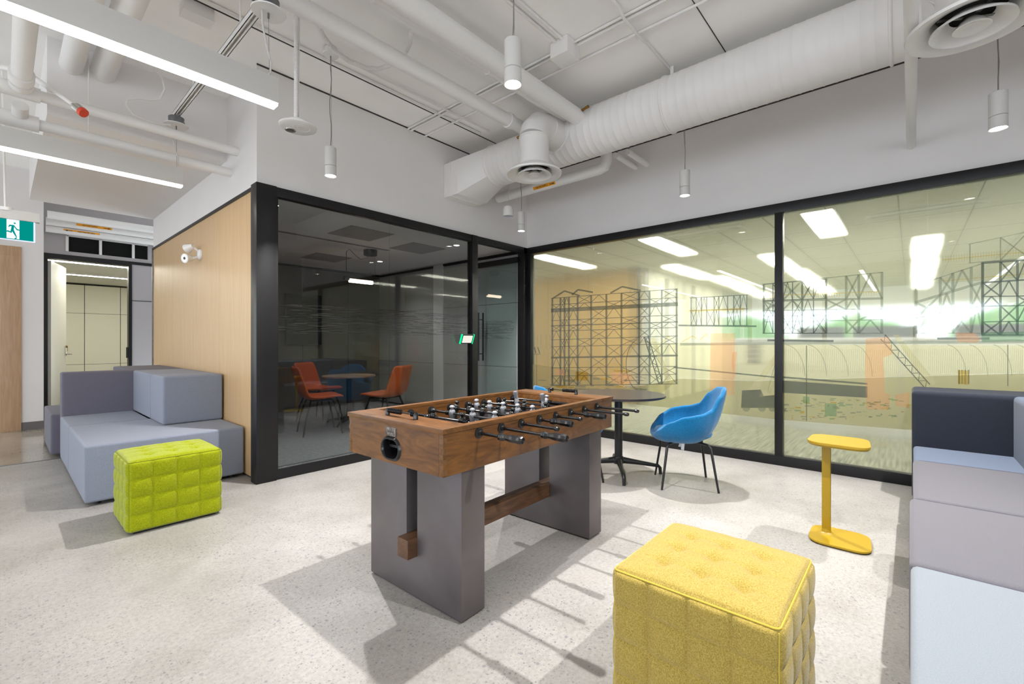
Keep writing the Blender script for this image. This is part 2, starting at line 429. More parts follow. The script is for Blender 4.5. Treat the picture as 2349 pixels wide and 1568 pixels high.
# glazing on the right : frame, mullion, panes, film
fr = MB()
fr.box(XB - .03, XB + .06, -3.2, YA - .02, HF - .095, HF)
fr.box(XB - .03, XB + .06, -3.2, YA - .02, 0, .10)
for y in (1.007, -2.3): fr.box(XB - .035, XB + .06, y - .035, y + .035, .10, HF - .095)
fr.box(XB - .03, XB + .06, YA - .09, YA - .02, .10, HF - .095)
w2 = struct('window_2', fr, M['black'], bevel=.003)
joints = [4.26, 3.19, 2.10, 1.04]; joints2 = [.975, -.107, -1.19, -2.27]
for js in (joints, joints2):
    for y1, y0 in zip(js, js[1:]):
        MB().box(XB + .010, XB + .020, y0 + .002, y1 - .002, .09, HF - .08).build('pane', M['pane'], w2)
MB().box(XB + .024, XB + .028, -2.27, 4.26, .09, HF - .08).build('frosted_film', M['film'], w2)

# ---------------------------------------------------------- meeting room behind the dark glass
YB = 8.42
struct('floor_meeting', rbox(XC + .06, 5.30, YA + .0, YB, -.1, .003), M['carpetA'])
struct('ceiling_meeting', rbox(XC + .06, 5.40, YA + .1, YB, HF, HF + .05), M['white'])
mb = rbox(XC + .06, 5.40, YB, YB + .08, 0, HF)
wmb = struct('wall_meeting_back', mb, M['darkp'])
for x in (2.6, 3.7, 4.6): MB().box(x - .004, x + .004, YB - .004, YB, 0, HF - .05).build('joint', M['seam'], wmb)
MB().box(XC + .06, 5.30, YB - .012, YB, HF - .04, HF).build('cornice', M['black'], wmb)
wr = struct('wall_meeting_right', rbox(5.32, 5.40, YA + .1, YB, 0, HF), M['seam'])
for y0, y1 in ((YA + .1, 5.25), (5.25, 6.33), (6.6, 7.5), (7.5, YB)):
    for z0, z1 in ((0.02, .86), (.86, 1.86), (1.86, HF - .045)):
        MB().box(5.30, 5.325, y0 + .003, y1 - .003, z0 + .003, z1 - .003).build('wall_panel', M['greyp'], wr)
MB().box(5.285, 5.33, 6.33, 6.6, 0, HF).build('pilaster', M['white'], wr)
MB().box(5.288, 5.30, YA + .1, 6.33, HF - .04, HF).build('cornice', M['black'], wr)

# ---------------------------------------------------------- end of the corridor
YD, YE = 10.04, 9.44
dx0, dx1 = 0.44, 1.50
HD = 2.61
mb = MB().box(.42, .46, YD, YD + .1, 0, HC).box(1.50, 2.6, YD, YD + .1, 0, HD)
mb.box(.46, 2.6, YD, YD + .1, HD, 2.69).box(.46, 2.6, YD, YD + .1, 2.94, HC).box(.46, .70, YD, YD + .1, 2.69, 2.94).box(1.72, 2.6, YD, YD + .1, 2.69, 2.94)
struct('wall_corridor_end', mb, M['greyp'])
struct('trim_10', MB().box(1.50, 2.6, YD - .006, YD, 1.955, 1.965), M['seam'])
struct('trim_11', MB().box(.44, 2.6, YD - .012, YD, HD - .03, HD + .02), M['black'])
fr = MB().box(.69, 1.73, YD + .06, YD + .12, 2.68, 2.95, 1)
for x in (.70, 1.095, 1.515): fr.box(x - .012, x + .022, YD - .01, YD + .03, 2.69, 2.94, 0)
fr.box(.70, 1.72, YD - .01, YD + .03, 2.93, 2.955, 0)
struct('window_3', fr, [M['pipe'], M['darkhole']])
fr = MB().box(.44, .49, YD - .02, YD + .12, 0, HD).box(1.455, 1.50, YD - .02, YD + .12, 0, HD).box(.49, 1.455, YD - .02, YD + .12, HD - .06, HD)
d1 = struct('door_1', fr, M['black'])
# leaf swung into the room
a0 = Vector((.51, YD + .10, 0)); a1 = Vector((.74, YD + .98, 0)); dv = (a1 - a0).normalized()
lf = MB().bar(a0 + Vector((0, 0, 1.27)), a1 + Vector((0, 0, 1.27)), .045, 2.52).build('door_leaf', M['doorw'], d1)
hp = a1 - dv * .07 + Vector((.03, -.01, 1.04))
MB().lathe([(.026, 0), (.026, .01)], hp, 'x', 16).tube([hp, hp + Vector((.05, 0, 0)), hp + Vector((.06, -.11, .0))], .009, 8).build('lever_handle', M['chrome'], lf)
MB().lathe([(.02, 0), (.02, .02)], hp + Vector((0, 0, .13)), 'x', 12).box(hp.x + .02, hp.x + .024, hp.y - .02, hp.y + .02, hp.z + .05, hp.z + .14).build('key', M['brass'], lf)
MB().box(1.43, 1.456, YD + .0, YD + .05, .98, 1.16).build('strike_plate', M['blk'], d1)
# room behind that door
struct('floor_back_room', rbox(-.4, 3.2, YD + .1, 14.8, -.1, .003), M['carpetA'])
struct('ceiling_back_room', rbox(-.4, 3.2, YD + .12, 14.8, 2.64, 2.68), M['tile'])
wbr = struct('wall_back_room', rbox(-.4, 3.2, 14.75, 14.85, 0, 2.64), M['seam'])
for x0, x1 in ((-.4, .15), (.15, 1.33), (1.33, 1.98), (1.98, 3.2)):
    for z0, z1 in ((.1, .72), (.72, 1.93), (1.93, 2.60)):
        MB().box(x0 + .006, x1 - .006, 14.72, 14.76, z0 + .004, z1 - .004).build('wall_panel', M['cream'], wbr)
struct('wall_back_room_left', rbox(-.45, -.4, YD + .1, 14.8, 0, 2.64), M['cream'])
struct('wall_back_room_right', rbox(3.2, 3.25, YD + .1, 14.8, 0, 2.64), M['cream'])
for k, y in enumerate((10.75, 12.7)):
    f = thing('linear_light', (1.3, y, 2.64), 0, ('nearer' if k == 0 else 'farther') + ' glowing ceiling strip in the cream room behind the open door', 'ceiling light', 'ceiling strips in the cream room')
    MB().box(-1.3, 1.4, -.07, .07, -.03, 0).build('housing', M['enamel'], f)
    MB().box(-1.28, 1.38, -.05, .05, -.034, -.028).build('diffuser', M['trof'], f)

# white wall and wood framed door at the far left
mb = MB().box(-.02, .42, YE, YE + .7, 0, HC).box(-2.6, -.02, YE, YE + .12, 2.60, HC).box(-4, -2.6, YE, YE + .12, 0, HC)
struct('wall_left_corridor', mb, M['white'])
MB().box(-.02, .425, YE - .012, YE, 0, .11).build('baseboard_left', M['base'])['kind'] = 'structure'
fr = MB()
fr.box(-.02, .205 - .0, YE - .02, YE + .14, 0, 2.60)      # jamb
fr.box(-2.3, .205, YE - .02, YE + .14, 2.45, 2.60)
o = MB()
fr = MB().box(.0, .20, YE - .025, YE + .14, 0, 2.46).box(-1.4, .20, YE - .025, YE + .14, 2.46, 2.59)
d2 = struct('door_2', fr, M['woodf'], bevel=.003)
MB().box(-.05, .005, YE + .10, YE + 1.0, .01, 2.42).build('door_leaf', M['woodf'], d2)
for z in (.35, 1.25, 2.2): MB().box(-.015, .001, YE + .02, YE + .10, z - .06, z + .06).build('hinge', M['chrome'], d2)
# bit of open office seen through it
struct('floor_open_office', rbox(-4, -.02, YE + .12, 16, -.1, .004), M['carpet'])
struct('ceiling_open_office', rbox(-4, -.02, YE + .14, 16, 2.62, 2.66), M['tile'])
struct('wall_open_office', rbox(-4, -.02, 15.9, 16, 0, 2.62), M['cream'])
for k, y in enumerate((10.6, 11.6, 12.6, 13.6, 14.6)):
    f = thing('linear_light', (-2.0, y, 2.62), 0, 'glowing ceiling strip seen through the wood framed doorway, number %s from the door' % ('one two three four five'.split()[k]), 'ceiling light', 'ceiling strips beyond the wood framed doorway')
    MB().box(-1.8, 1.7, -.05, .05, -.03, 0).build('housing', M['enamel'], f)
    MB().box(-1.78, 1.68, -.04, .04, -.034, -.028).build('diffuser', M['trof'], f)

# ---------------------------------------------------------- office behind the right glazing
HO = 2.72
struct('floor_office', rbox(XB + .05, 17, -8, 14, -.1, .002), M['carpet'])
struct('ceiling_office', rbox(XB + .1, 17, -8, 14, HO, HO + .05), M['tile'])
mb = MB()
for x in [5.9 + 1.22 * k for k in range(9)]: mb.box(x - .004, x + .004, -7, 10, HO - .003, HO)
for y in [-6 + .61 * k for k in range(26)]: mb.box(XB + .1, 16.5, y - .003, y + .003, HO - .0025, HO)
struct('trim_12', mb, M['seam'])
mb = MB().box(17, 17.1, -8, 14, 0, 1.30).box(17, 17.1, -8, 14, 2.25, HO)
for y in [-8 + 1.55 * k for k in range(15)]: mb.box(17, 17.1, y - .05, y + .05, 1.3, 2.25)
struct('wall_office_far', mb, M['cream'])
struct('wall_office_side', rbox(XB + .1, 17, -8.1, -8, 0, HO), M['cream'])
# veneer clad core with a black corner post
wo = struct('wall_office_core', rbox(8.46, 8.56, 4.12, 12, 0, HO), M['woodo'])
for y in (5.25, 6.35): MB().box(8.452, 8.46, y - .004, y + .004, 0, HO).build('joint', M['seam'], wo)
MB().box(8.44, 8.60, 3.94, 4.12, 0, HO).build('corner_post', M['black'], wo)
MB().box(8.60, 13.5, 4.0, 4.08, 0, HO).build('side_wall', M['cream'], wo)
for x in (9.6, 11.2): MB().box(x - .08, x + .08, 3.96, 4.02, 0, HO - .1).build('side_post', M['black'], wo)
# troffers
tr0 = None
spots = [(6.70, .79), (6.70, 2.76), (6.70, 4.70), (6.70, -1.2), (9.4, -.17), (9.4, 1.79), (9.4, 3.45), (9.4, -2.1), (11.9, -.19), (11.9, 1.75), (11.9, 3.3), (14.4, -.2), (14.4, 1.8), (14.4, 3.4), (11.9, -2.2), (14.4, -2.2)]
rows = {6.70: 'first', 9.4: 'second', 11.9: 'third', 14.4: 'fourth'}
cols = {}
for (x, y) in spots:
    cnt = sorted([b for a, b in spots if a == x], reverse=True).index(y)
    lab = 'bright ceiling troffer in the %s row behind the right glass, %s from the left' % (rows[x], ['first', 'second', 'third', 'fourth'][cnt])
    if tr0 is None:
        tr0 = thing('ceiling_troffer', (x, y, HO), 0, lab, 'ceiling light', 'troffers in the glazed office')
        MB().box(-.64, .64, -.17, .17, -.02, -.001).build('troffer_frame', M['enamel'], tr0)
        MB().box(-.61, .61, -.145, .145, -.026, -.019).build('diffuser', M['trof'], tr0)
    else:
        c = copy_tree(tr0); c.location = (x, y, HO); c['label'] = lab
# air slots
for k, (x, y, rzz) in enumerate(((6.2, 2.1, 0), (6.75, -.1, 0))):
    g = thing('air_grille', (x, y, HO), PI / 2, ('long slot air grille above the middle glass pane' if k == 0 else 'wide air grille beside the troffer right of the mullion'), 'air grille')
    MB().box(-.5, .5, -.11, .11, -.012, -.001).build('grille_frame', M['enamel'], g)
    MB().box(-.46, .46, -.07, -.01, -.014, -.010).build('slot', M['darkp'], g)
# low partition with white base and post
pt = thing('office_partition', (7.72, 0, 0), 0, 'low cream partition with white base behind the right glass', 'partition')
MB().box(-.03, .03, -3, 2.05, .14, 1.28).build('screen_panel', M['cream'], pt)
MB().box(-.05, .05, -3, 2.12, .003, .14).build('base_rail', M['enamel'], pt)
MB().box(-.05, .05, -3, 2.12, 1.28, 1.31).build('top_rail', M['enamel'], pt)
for y in (2.09, .10, -1.9): MB().box(-.045, .045, y - .03, y + .03, .14, 1.28).build('post', M['enamel'], pt)
v = MB()
for k in range(4): v.box(-.045, -.03, 1.72, 1.90, .93 + .075 * k, .985 + .075 * k)
v.build('vent_slots', M['blk'], pt)
for k, (y0, y1) in enumerate(((1.30, .72), (.62, -.06), (-.42, -1.05))):
    d = thing('desk_monitor', (8.05, (y0 + y1) / 2, 0), 0, 'dark monitor back rising above the low partition, %s from the left' % ['first', 'second', 'third'][k], 'monitor', 'monitors behind the low partition')
    MB().box(-.012, .012, (y1 - y0) / 2, (y0 - y1) / 2, 1.17, 1.47).build('screen', M['blk'], d, bevel=.004)
    MB().box(-.02, .01, -.03, .03, .72, 1.2).build('stand', M['blk'], d)
dk = thing('office_desk', (8.4, -.3, 0), 0, 'long pale desk carrying monitors behind the low partition', 'desk')
MB().box(-.6, .35, -2.6, 2.2, .69, .72).build('worktop', M['enamel'], dk)
for y in (-2.5, 0, 2.1): MB().box(-.5, .3, y - .02, y + .02, .002, .69).build('leg', M['enamel'], dk)
# trees beyond the far windows
for k, (y, r, z) in enumerate(((-7.4, 2.1, .3), (-2.9, 2.15, .4), (1.6, 2.1, .2), (6.0, 2.1, .35))):
    t = thing('tree', (22 + k % 2, y, -1.5), 0, 'green tree outside the far office windows, %s from the right' % ['first', 'second', 'third', 'fourth'][k], 'tree', 'trees outside the far windows')
    bm = bmesh.new(); bmesh.ops.create_icosphere(bm, subdivisions=3, radius=r)
    for vv in bm.verts: vv.co *= 1 + .12 * math.sin(vv.co.x * 5 + k) * math.cos(vv.co.y * 4) + rs.uniform(-.05, .05); vv.co.z += 1.5 + z
    me = bpy.data.meshes.new('foliage'); bm.to_mesh(me); bm.free(); me.materials.append(M['leaf'])
    o = bpy.data.objects.new('foliage', me); COL.objects.link(o); o.parent = t
    MB().tube([(0, 0, 0), (0, 0, 1.6)], .12, 8).build('trunk', M['tabled'], t)
struct('ground_outside', rbox(17.2, 30, -14, 16, -1.7, -1.5), M['leaf'])

# ---------------------------------------------------------- printed picture on the right glazing
XF = XB + .004
inkD = tint('slate_ink', (168, 174, 178), diffuse=(130, 140, 148), da=.10)
inkL = tint('light_steel_ink', (208, 212, 208), diffuse=(180, 186, 186), da=.10)
inkY = tint('yellow_ink', (248, 230, 182))
inkO = tint('orange_ink', (254, 232, 216), diffuse=(240, 190, 160), da=.13)
inkW = tint('pale_tank_ink', (236, 234, 214), diffuse=(226, 222, 200), da=.16)
inkG = tint('ground_ink', (218, 214, 190), diffuse=(180, 175, 145), da=.14)
inkN = tint('teal_ink', (210, 228, 214), diffuse=(130, 170, 145), da=.12)
lay = [0]
def P(px, py): 
    v = onX(px, py, XF); v.x -= .00004 * lay[0]; return v
def ln(mb, x0, y0, x1, y1, w):
    dx, dy = x1 - x0, y1 - y0; L = math.hypot(dx, dy) or 1; nx, ny = -dy / L * w / 2, dx / L * w / 2
    mb.poly3([P(x0 + nx, y0 + ny), P(x1 + nx, y1 + ny), P(x1 - nx, y1 - ny), P(x0 - nx, y0 - ny)])
def pl(mb, pts): mb.poly3([P(x, y) for x, y in pts])
def frame_tower(mb, cols_, rows_, w, bw, brace=1.2, skip=0):
    """cols_: x ; rows_: (y at first col, y at last col)"""
    x0, x1 = cols_[0], cols_[-1]
    yy = lambda r, x: r[0] + (r[1] - r[0]) * (x - x0) / (x1 - x0)
    for x in cols_: ln(mb, x, yy(rows_[0], x), x, yy(rows_[-1], x), w)
    for i, r in enumerate(rows_): ln(mb, x0 - 3, r[0], x1 + 3, r[1], bw if len(r) < 3 else r[2])
    for i in range(0, len(rows_) - 1):
        for j, (a, b) in enumerate(zip(cols_, cols_[1:])):
            if (i + j) % 3 == skip: continue
            ya, yb = yy(rows_[i], a), yy(rows_[i + 1], b); yc, yd_ = yy(rows_[i + 1], a), yy(rows_[i], b)
            if (i + j) % 3 == 1: ln(mb, a, ya, b, yb, brace); ln(mb, a, yc, b, yd_, brace)
            else:
                m_ = (a + b) / 2; ln(mb, a, yc, m_, (ya + yd_) / 2, brace); ln(mb, m_, (ya + yd_) / 2, b, yb, brace)
g = thing('picture_film', (0, 0, 0), 0, 'translucent printed picture of steel towers and a tank on the right glazing', 'window decal')
dark, light, yelw, oran, pale, grnd, tealm = [MB() for _ in range(7)]
# left steel hall
lay[0] = 3
cols1 = [1267, 1285.5, 1295, 1305, 1325, 1356, 1391, 1425.6, 1466, 1490, 1518, 1552]
rows1 = [(684, 662), (699, 682), (712, 697, 9), (735, 722), (747, 738, 2.5), (759, 751), (779, 770), (795, 788), (820, 815, 4), (843, 840), (862, 858), (884, 880)]
frame_tower(dark, cols1, rows1, 4.2, 1.6, 1.3)
for (a, b, c, y0, y1) in ((1268, 1295, 1330, 684, 667), (1312, 1326, 1360, 676, 664), (1400, 1427, 1470, 672, 657)):
    ln(dark, a, y0, b, y1, 3.5); ln(dark, b, y1, c, y0 - 6, 3.5)
for x in (1226, 1233, 1240, 1243, 1253, 1262): ln(light, x, 766, x, 800, 1)
ln(dark, 1224, 812, 1240, 812, 1.2); ln(dark, 1231, 812, 1231, 885, 1); ln(dark, 1226, 796, 1229, 810, 2.5); ln(dark, 1234, 796, 1238, 810, 2.5)
# second small gantry
frame_tower(dark, [1585, 1597, 1609, 1621, 1638, 1649, 1669, 1683, 1698, 1713], [(683, 676), (712, 708), (746, 746)], 2.2, 1.4, 1.2)
ln(dark, 1556, 746, 1735, 748, 4); ln(yelw, 1580, 713, 1708, 708, 4)
for k in range(26): ln(yelw, 1582 + k * 4.9, 705, 1582 + k * 4.9, 713, .8)
# third tower
frame_tower(light, [1752, 1795, 1840, 1895, 1941, 1970, 2023], [(652, 624), (690, 684, 5), (712, 708), (738, 733), (764, 764)], 6, 2.4, 4)
frame_tower(dark, [1752, 1773, 1795, 1818, 1840, 1866, 1895], [(652, 640), (690, 684), (725, 722), (764, 764)], 2.5, 1.5, 1.8)
ln(yelw, 1752, 678, 2023, 668, 1.5)
for k in range(44): ln(yelw, 1755 + k * 6.1, 676 - k * .22, 1755 + k * 6.1, 686 - k * .22, .8)
# right tower
frame_tower(light, [2101, 2157, 2186, 2228, 2254], [(655, 603), (694, 646, 6), (730, 700), (764, 764)], 7, 2.5, 5)
frame_tower(dark, [2254, 2295, 2334, 2372], [(603, 594, 5), (648, 640, 4), (680, 678), (702, 700, 3), (738, 736), (768, 768)], 6, 2.6, 3.4)
frame_tower(light, [2225, 2295, 2360], [(560, 530), (603, 590)], 3, 1.5, 3)
ln(yelw, 2160, 596, 2349, 578, 1.5); ln(yelw, 2160, 644, 2349, 628, 1.5)
for k in range(30): ln(yelw, 2163 + k * 6.2, 586 - k * .6, 2163 + k * 6.2, 602 - k * .5, .8)
# tank
lay[0] = 1
pl(pale, [(1432, 905), (1437, 830), (1452, 800), (1474, 780), (1520, 786), (1730, 790), (2349, 792), (2349, 855), (2100, 862), (1730, 872), (1560, 866), (1520, 900), (1480, 905)])
lay[0] = 2
pl(grnd, [(1222, 835), (1330, 850), (1440, 890), (1560, 868), (1730, 874), (2349, 856), (2349, 985), (2080, 985), (1787, 962), (1540, 935), (1222, 905)])
lay[0] = 4
for x0 in (1800, 1850, 1900, 1955, 2170, 2220, 2275, 2330):
    for k in range(7):
        a, b = k / 7 * 1.5, (k + 1) / 7 * 1.5
        ln(light, x0 + 46 * (1 - math.cos(a)) * -1 + 46, 862 - 72 * math.sin(a), x0 - 46 * (1 - math.cos(b)) + 46, 862 - 72 * math.sin(b), 1.3)
for k in range(120):
    x = 1780 + k * 4.8; ln(light, x, 800, x - 2, 855, .6)
ln(light, 1560, 789, 2349, 784, 6); ln(dark, 1760, 780, 1912, 782, 5); ln(dark, 2150, 776, 2270, 776, 5)
ln(dark, 1545, 842, 1790, 866, 3); ln(dark, 1787, 864, 1990, 880, 4); ln(dark, 1850, 792, 1850, 965, 2); ln(dark, 2312, 790, 2312, 885, 2)
pl(dark, [(1790, 872), (1990, 886), (1990, 912), (1790, 900)])
pts = [(1470 - 26 * math.cos(t) * 1.3, 836 + 60 * math.sin(t)) for t in [i * .2 - 1.3 for i in range(14)]]
for (a, b), (c, d_) in zip(pts, pts[1:]): ln(dark, a, b, c, d_, 1.8)
# crane booms
for (ax, ay, bx, by, w_) in ((2025, 772, 2128, 886, 14), (1482, 772, 1516, 880, 9)):
    dx, dy = bx - ax, by - ay; L = math.hypot(dx, dy); nx, ny = -dy / L * w_ / 2, dx / L * w_ / 2
    ln(dark, ax + nx, ay + ny, bx + nx, by + ny, 2.4); ln(dark, ax - nx, ay - ny, bx - nx, by - ny, 2.4)
    n_ = 13
    for k in range(n_):
        s0, s1 = k / n_, (k + 1) / n_; sg = 1 if k % 2 else -1
        ln(dark, ax + dx * s0 + nx * sg, ay + dy * s0 + ny * sg, ax + dx * s1 - nx * sg, ay + dy * s1 - ny * sg, 1.4)
pl(pale, [(2048, 768), (2060, 766), (2150, 880), (2130, 886)]); pl(pale, [(1492, 775), (1500, 772), (1540, 870), (1528, 872)])
pl(pale, [(1717, 896), (1790, 795), (1795, 805), (1733, 902)]); pl(pale, [(1760, 900), (1778, 850), (1783, 852), (1768, 902)])
for k in range(3): ln(dark, 1795 + k * 0, 770, 1760, 900, .7)
# tarpaulins, boxes, clutter
lay[0] = 5
pl(oran, [(1986, 776), (2040, 772), (2048, 812), (2026, 820), (2030, 900), (2042, 905), (2040, 940), (1988, 938), (1984, 850)])
pl(oran, [(1630, 764), (1686, 764), (1684, 905), (1628, 905)]); pl(oran, [(1680, 808), (1690, 806), (1686, 870), (1678, 835)])
pl(oran, [(1402, 852), (1449, 858), (1448, 880), (1420, 882), (1405, 872)]); pl(oran, [(1274, 846), (1294, 846), (1296, 862), (1276, 860)])
pl(oran, [(2192, 763), (2236, 763), (2250, 778), (2240, 786), (2196, 784)]); pl(oran, [(2052, 906), (2086, 898), (2086, 936), (2054, 930)])
pl(yelw, [(1320, 852), (1348, 852), (1348, 872), (1320, 872)]); pl(yelw, [(1408, 848), (1445, 849), (1445, 853), (1408, 852)])
pl(yelw, [(2197, 848), (2222, 850), (2222, 882), (2197, 880)]); 
for x in (2200, 2207, 2214, 2222): ln(dark, x, 848, x, 880, 3)
pl(tealm, [(1892, 924), (1919, 926), (1919, 955), (1892, 953)]); pl(tealm, [(1842, 908), (1857, 910), (1857, 926), (1842, 924)]); pl(tealm, [(2252, 762), (2349, 760), (2349, 782), (2252, 784)])
for (cx_, cy_, w_) in ((1580, 775, 36), (1528, 776, 22), (1615, 770, 20)):
    for k in range(4): ln(yelw, cx_ - w_ / 2 + k * w_ / 4, cy_ + 10 - k * 5, cx_ - w_ / 2 + (k + 1) * w_ / 4, cy_ + 5 - k * 5 + (12 if k == 3 else 0), 1.6)
for k in range(110):
    x = rs.uniform(1790, 2080); y = rs.uniform(912, 960); w_ = rs.uniform(3, 16); h_ = rs.uniform(1, 4)
    pl(rs.choice((light, yelw, tealm, light)), [(x, y), (x + w_, y + .5), (x + w_, y + h_), (x, y + h_)])
for k in range(60):
    x = rs.uniform(1225, 1480); y = rs.uniform(862, 900); w_ = rs.uniform(5, 28); h_ = rs.uniform(1, 5)
    pl(rs.choice((light, yelw, light)), [(x, y), (x + w_, y + .5), (x + w_, y + h_), (x, y + h_)])
pl(dark, [(1702, 895), (1745, 893), (1752, 908), (1785, 905), (1785, 935), (1700, 935)]); pl(pale, [(1748, 893), (1778, 895), (1780, 912), (1742, 910)])
for cx_ in (1712, 1748, 1772):
    pl(light, [(cx_ + 9 * math.cos(t), 935 + 9 * math.sin(t)) for t in [i * PI / 6 for i in range(12)]])
for nm, m_, mm in (('tower_ink', dark, inkD), ('pale_steel_ink', light, inkL), ('railing_ink', yelw, inkY), ('tarpaulin_ink', oran, inkO), ('tank_ink', pale, inkW), ('ground_ink', grnd, inkG), ('container_ink', tealm, inkN)):
    m_.build(nm, mm, g, smooth=False)

# ============================================================ CEILING THINGS
# pendants on a 2 m grid
def make_pendant(loc, ztop, label, canopy=True):
    t = thing('pendant_light', loc, 0, label, 'pendant light', 'white cylinder pendants')
    r = .046
    MB().lathe([(r - .004, .082), (r, .084), (r, .235), (r - .004, .239), (0, .239)], seg=32).build('upper_body', M['lampw'], t)
    MB().ring([(r, 0), (r, .078), (r - .006, .082), (r - .006, .004)], seg=32).build('lower_ring', M['lampw'], t)
    MB().lathe([(0, .008), (r - .007, .008), (r - .007, .012), (0, .012)], seg=32).build('lens', M['disc'], t)
    L = ztop - loc[2] - .239
    n = 8
    pts = [(.006 * math.sin(k * 1.3) * (1 if 0 < k < n else 0), .004 * math.cos(k * 1.7) * (1 if 0 < k < n else 0), .239 + L * k / n) for k in range(n + 1)]
    MB().tube(pts, .0035, 6).tube([(.012, 0, .239), (.006, 0, .239 + L)], .0011, 5).build('cord', M['cable'], t)
    if canopy:
        MB().lathe([(0, .239 + L - .004), (.062, .239 + L - .002), (.064, .239 + L + .006), (.05, .239 + L + .01), (.05, .239 + L + .055), (0, .239 + L + .055)], seg=24).build('canopy', M['enamel'], t)
    sp = bpy.data.lights.new('spot', 'SPOT'); sp.energy = E_PEND; sp.spot_size = math.radians(112); sp.spot_blend = .75
    sp.shadow_soft_size = .018; sp.color = (1, .985, .965)
    so = bpy.data.objects.new('lamp_beam', sp); COL.objects.link(so); so.parent = t; so.location = (0, 0, -.004)
    return t
ZP = 2.635
make_pendant((1.83, 3.64, ZP), HC - .065, 'cylinder pendant hanging in front of the dark meeting room wall, left of the ducting')
make_pendant((1.83, 1.61, ZP), HC - .065, 'largest lit cylinder pendant, hanging over the football table')
make_pendant((4.30, 1.61, ZP), HC - .065, 'cylinder pendant hanging above the blue chair before the right wall')
make_pendant((4.32, 3.66, ZP), HC - .065, 'small far cylinder pendant in the corner where the glass walls meet')
make_pendant((4.30, -.425, ZP), HC - .065, 'cylinder pendant at the right edge below the big round diffuser')
make_pendant((1.83, -.425, ZP), HC - .065, 'cylinder pendant above the pale bench, outside the picture')

# dome shaped unlit pendant speaker
t = thing('pendant_speaker', (4.235, 3.80, 2.83), 0, 'unlit white dome pendant hanging left of the small corner lamp', 'speaker')
MB().ring([(.066, 0), (.067, .07), (.058, .115), (.03, .135), (0.001, .138), (0.001, .132), (.05, .11), (.06, .07), (.060, 0)], seg=32).build('dome', M['enamel'], t)
MB().lathe([(0, .006), (.060, .006), (.060, .010), (0, .010)], seg=32).build('grille', mat('pale_blue_grille', (186, 192, 204), .6), t)
MB().tube([(0, 0, .136), (0, 0, HC - 2.83)], .003, 6).build('cord', M['cablew'], t)

# main spiral duct with box end
DX, DZ, DR = 3.97, 3.37, .235
t = thing('spiral_air_duct', (0, 0, 0), 0, 'large white spiral duct running above the right glass wall', 'air duct')
m_ = MB(); prof = []
y = -6.5
while y < 3.74:
    prof.append((DR, y)); prof.append((DR, y + .062)); prof.append((DR + .0022, y + .066)); prof.append((DR + .0022, y + .072)); y += .076
prof.append((DR, 3.76))
m_.lathe(prof, (DX, 0, DZ), 'y', 40)
m_.build('duct_run', M['duct'], t, angle=60)
for y in (1.62, 3.74, .1, -2.4):
    MB().ring([(DR + .001, y - .012), (DR + .011, y - .006), (DR + .011, y + .006), (DR + .001, y + .012)], (DX, 0, DZ), 'y', 40).build('joint_band', M['duct'], t, angle=60)
# round to square transition and collar
n = 40; vs = []
rx0, rx1, rz0, rz1 = 3.63, 4.13, 3.03, 3.44
cxr, czr, hw, hh = (rx0 + rx1) / 2, (rz0 + rz1) / 2, (rx1 - rx0) / 2, (rz1 - rz0) / 2
for k in range(n):
    a = 2 * PI * k / n; vs.append((DX + DR * math.cos(a), 3.75, DZ + DR * math.sin(a)))
for k in range(n):
    a = 2 * PI * k / n; c_, s_ = math.cos(a), math.sin(a); sc = 1 / max(abs(c_), abs(s_))
    vs.append((cxr + hw * c_ * sc, 4.08, czr + hh * s_ * sc))
MB().add(vs, [(k, (k + 1) % n, n + (k + 1) % n, n + k) for k in range(n)]).build('transition', M['duct'], t, angle=25)
MB().box(rx0, rx1, 4.08, YA - .004, rz0, rz1).box(rx0 - .006, rx1 + .006, 4.20, 4.215, rz0 - .006, rz1 + .006).build('box_collar', M['duct'], t, bevel=.002)
MB().bar((DX, 1.60, 3.60), (DX, 1.60, HC), .03, .004).build('hanger_strap', M['pipe'], t)

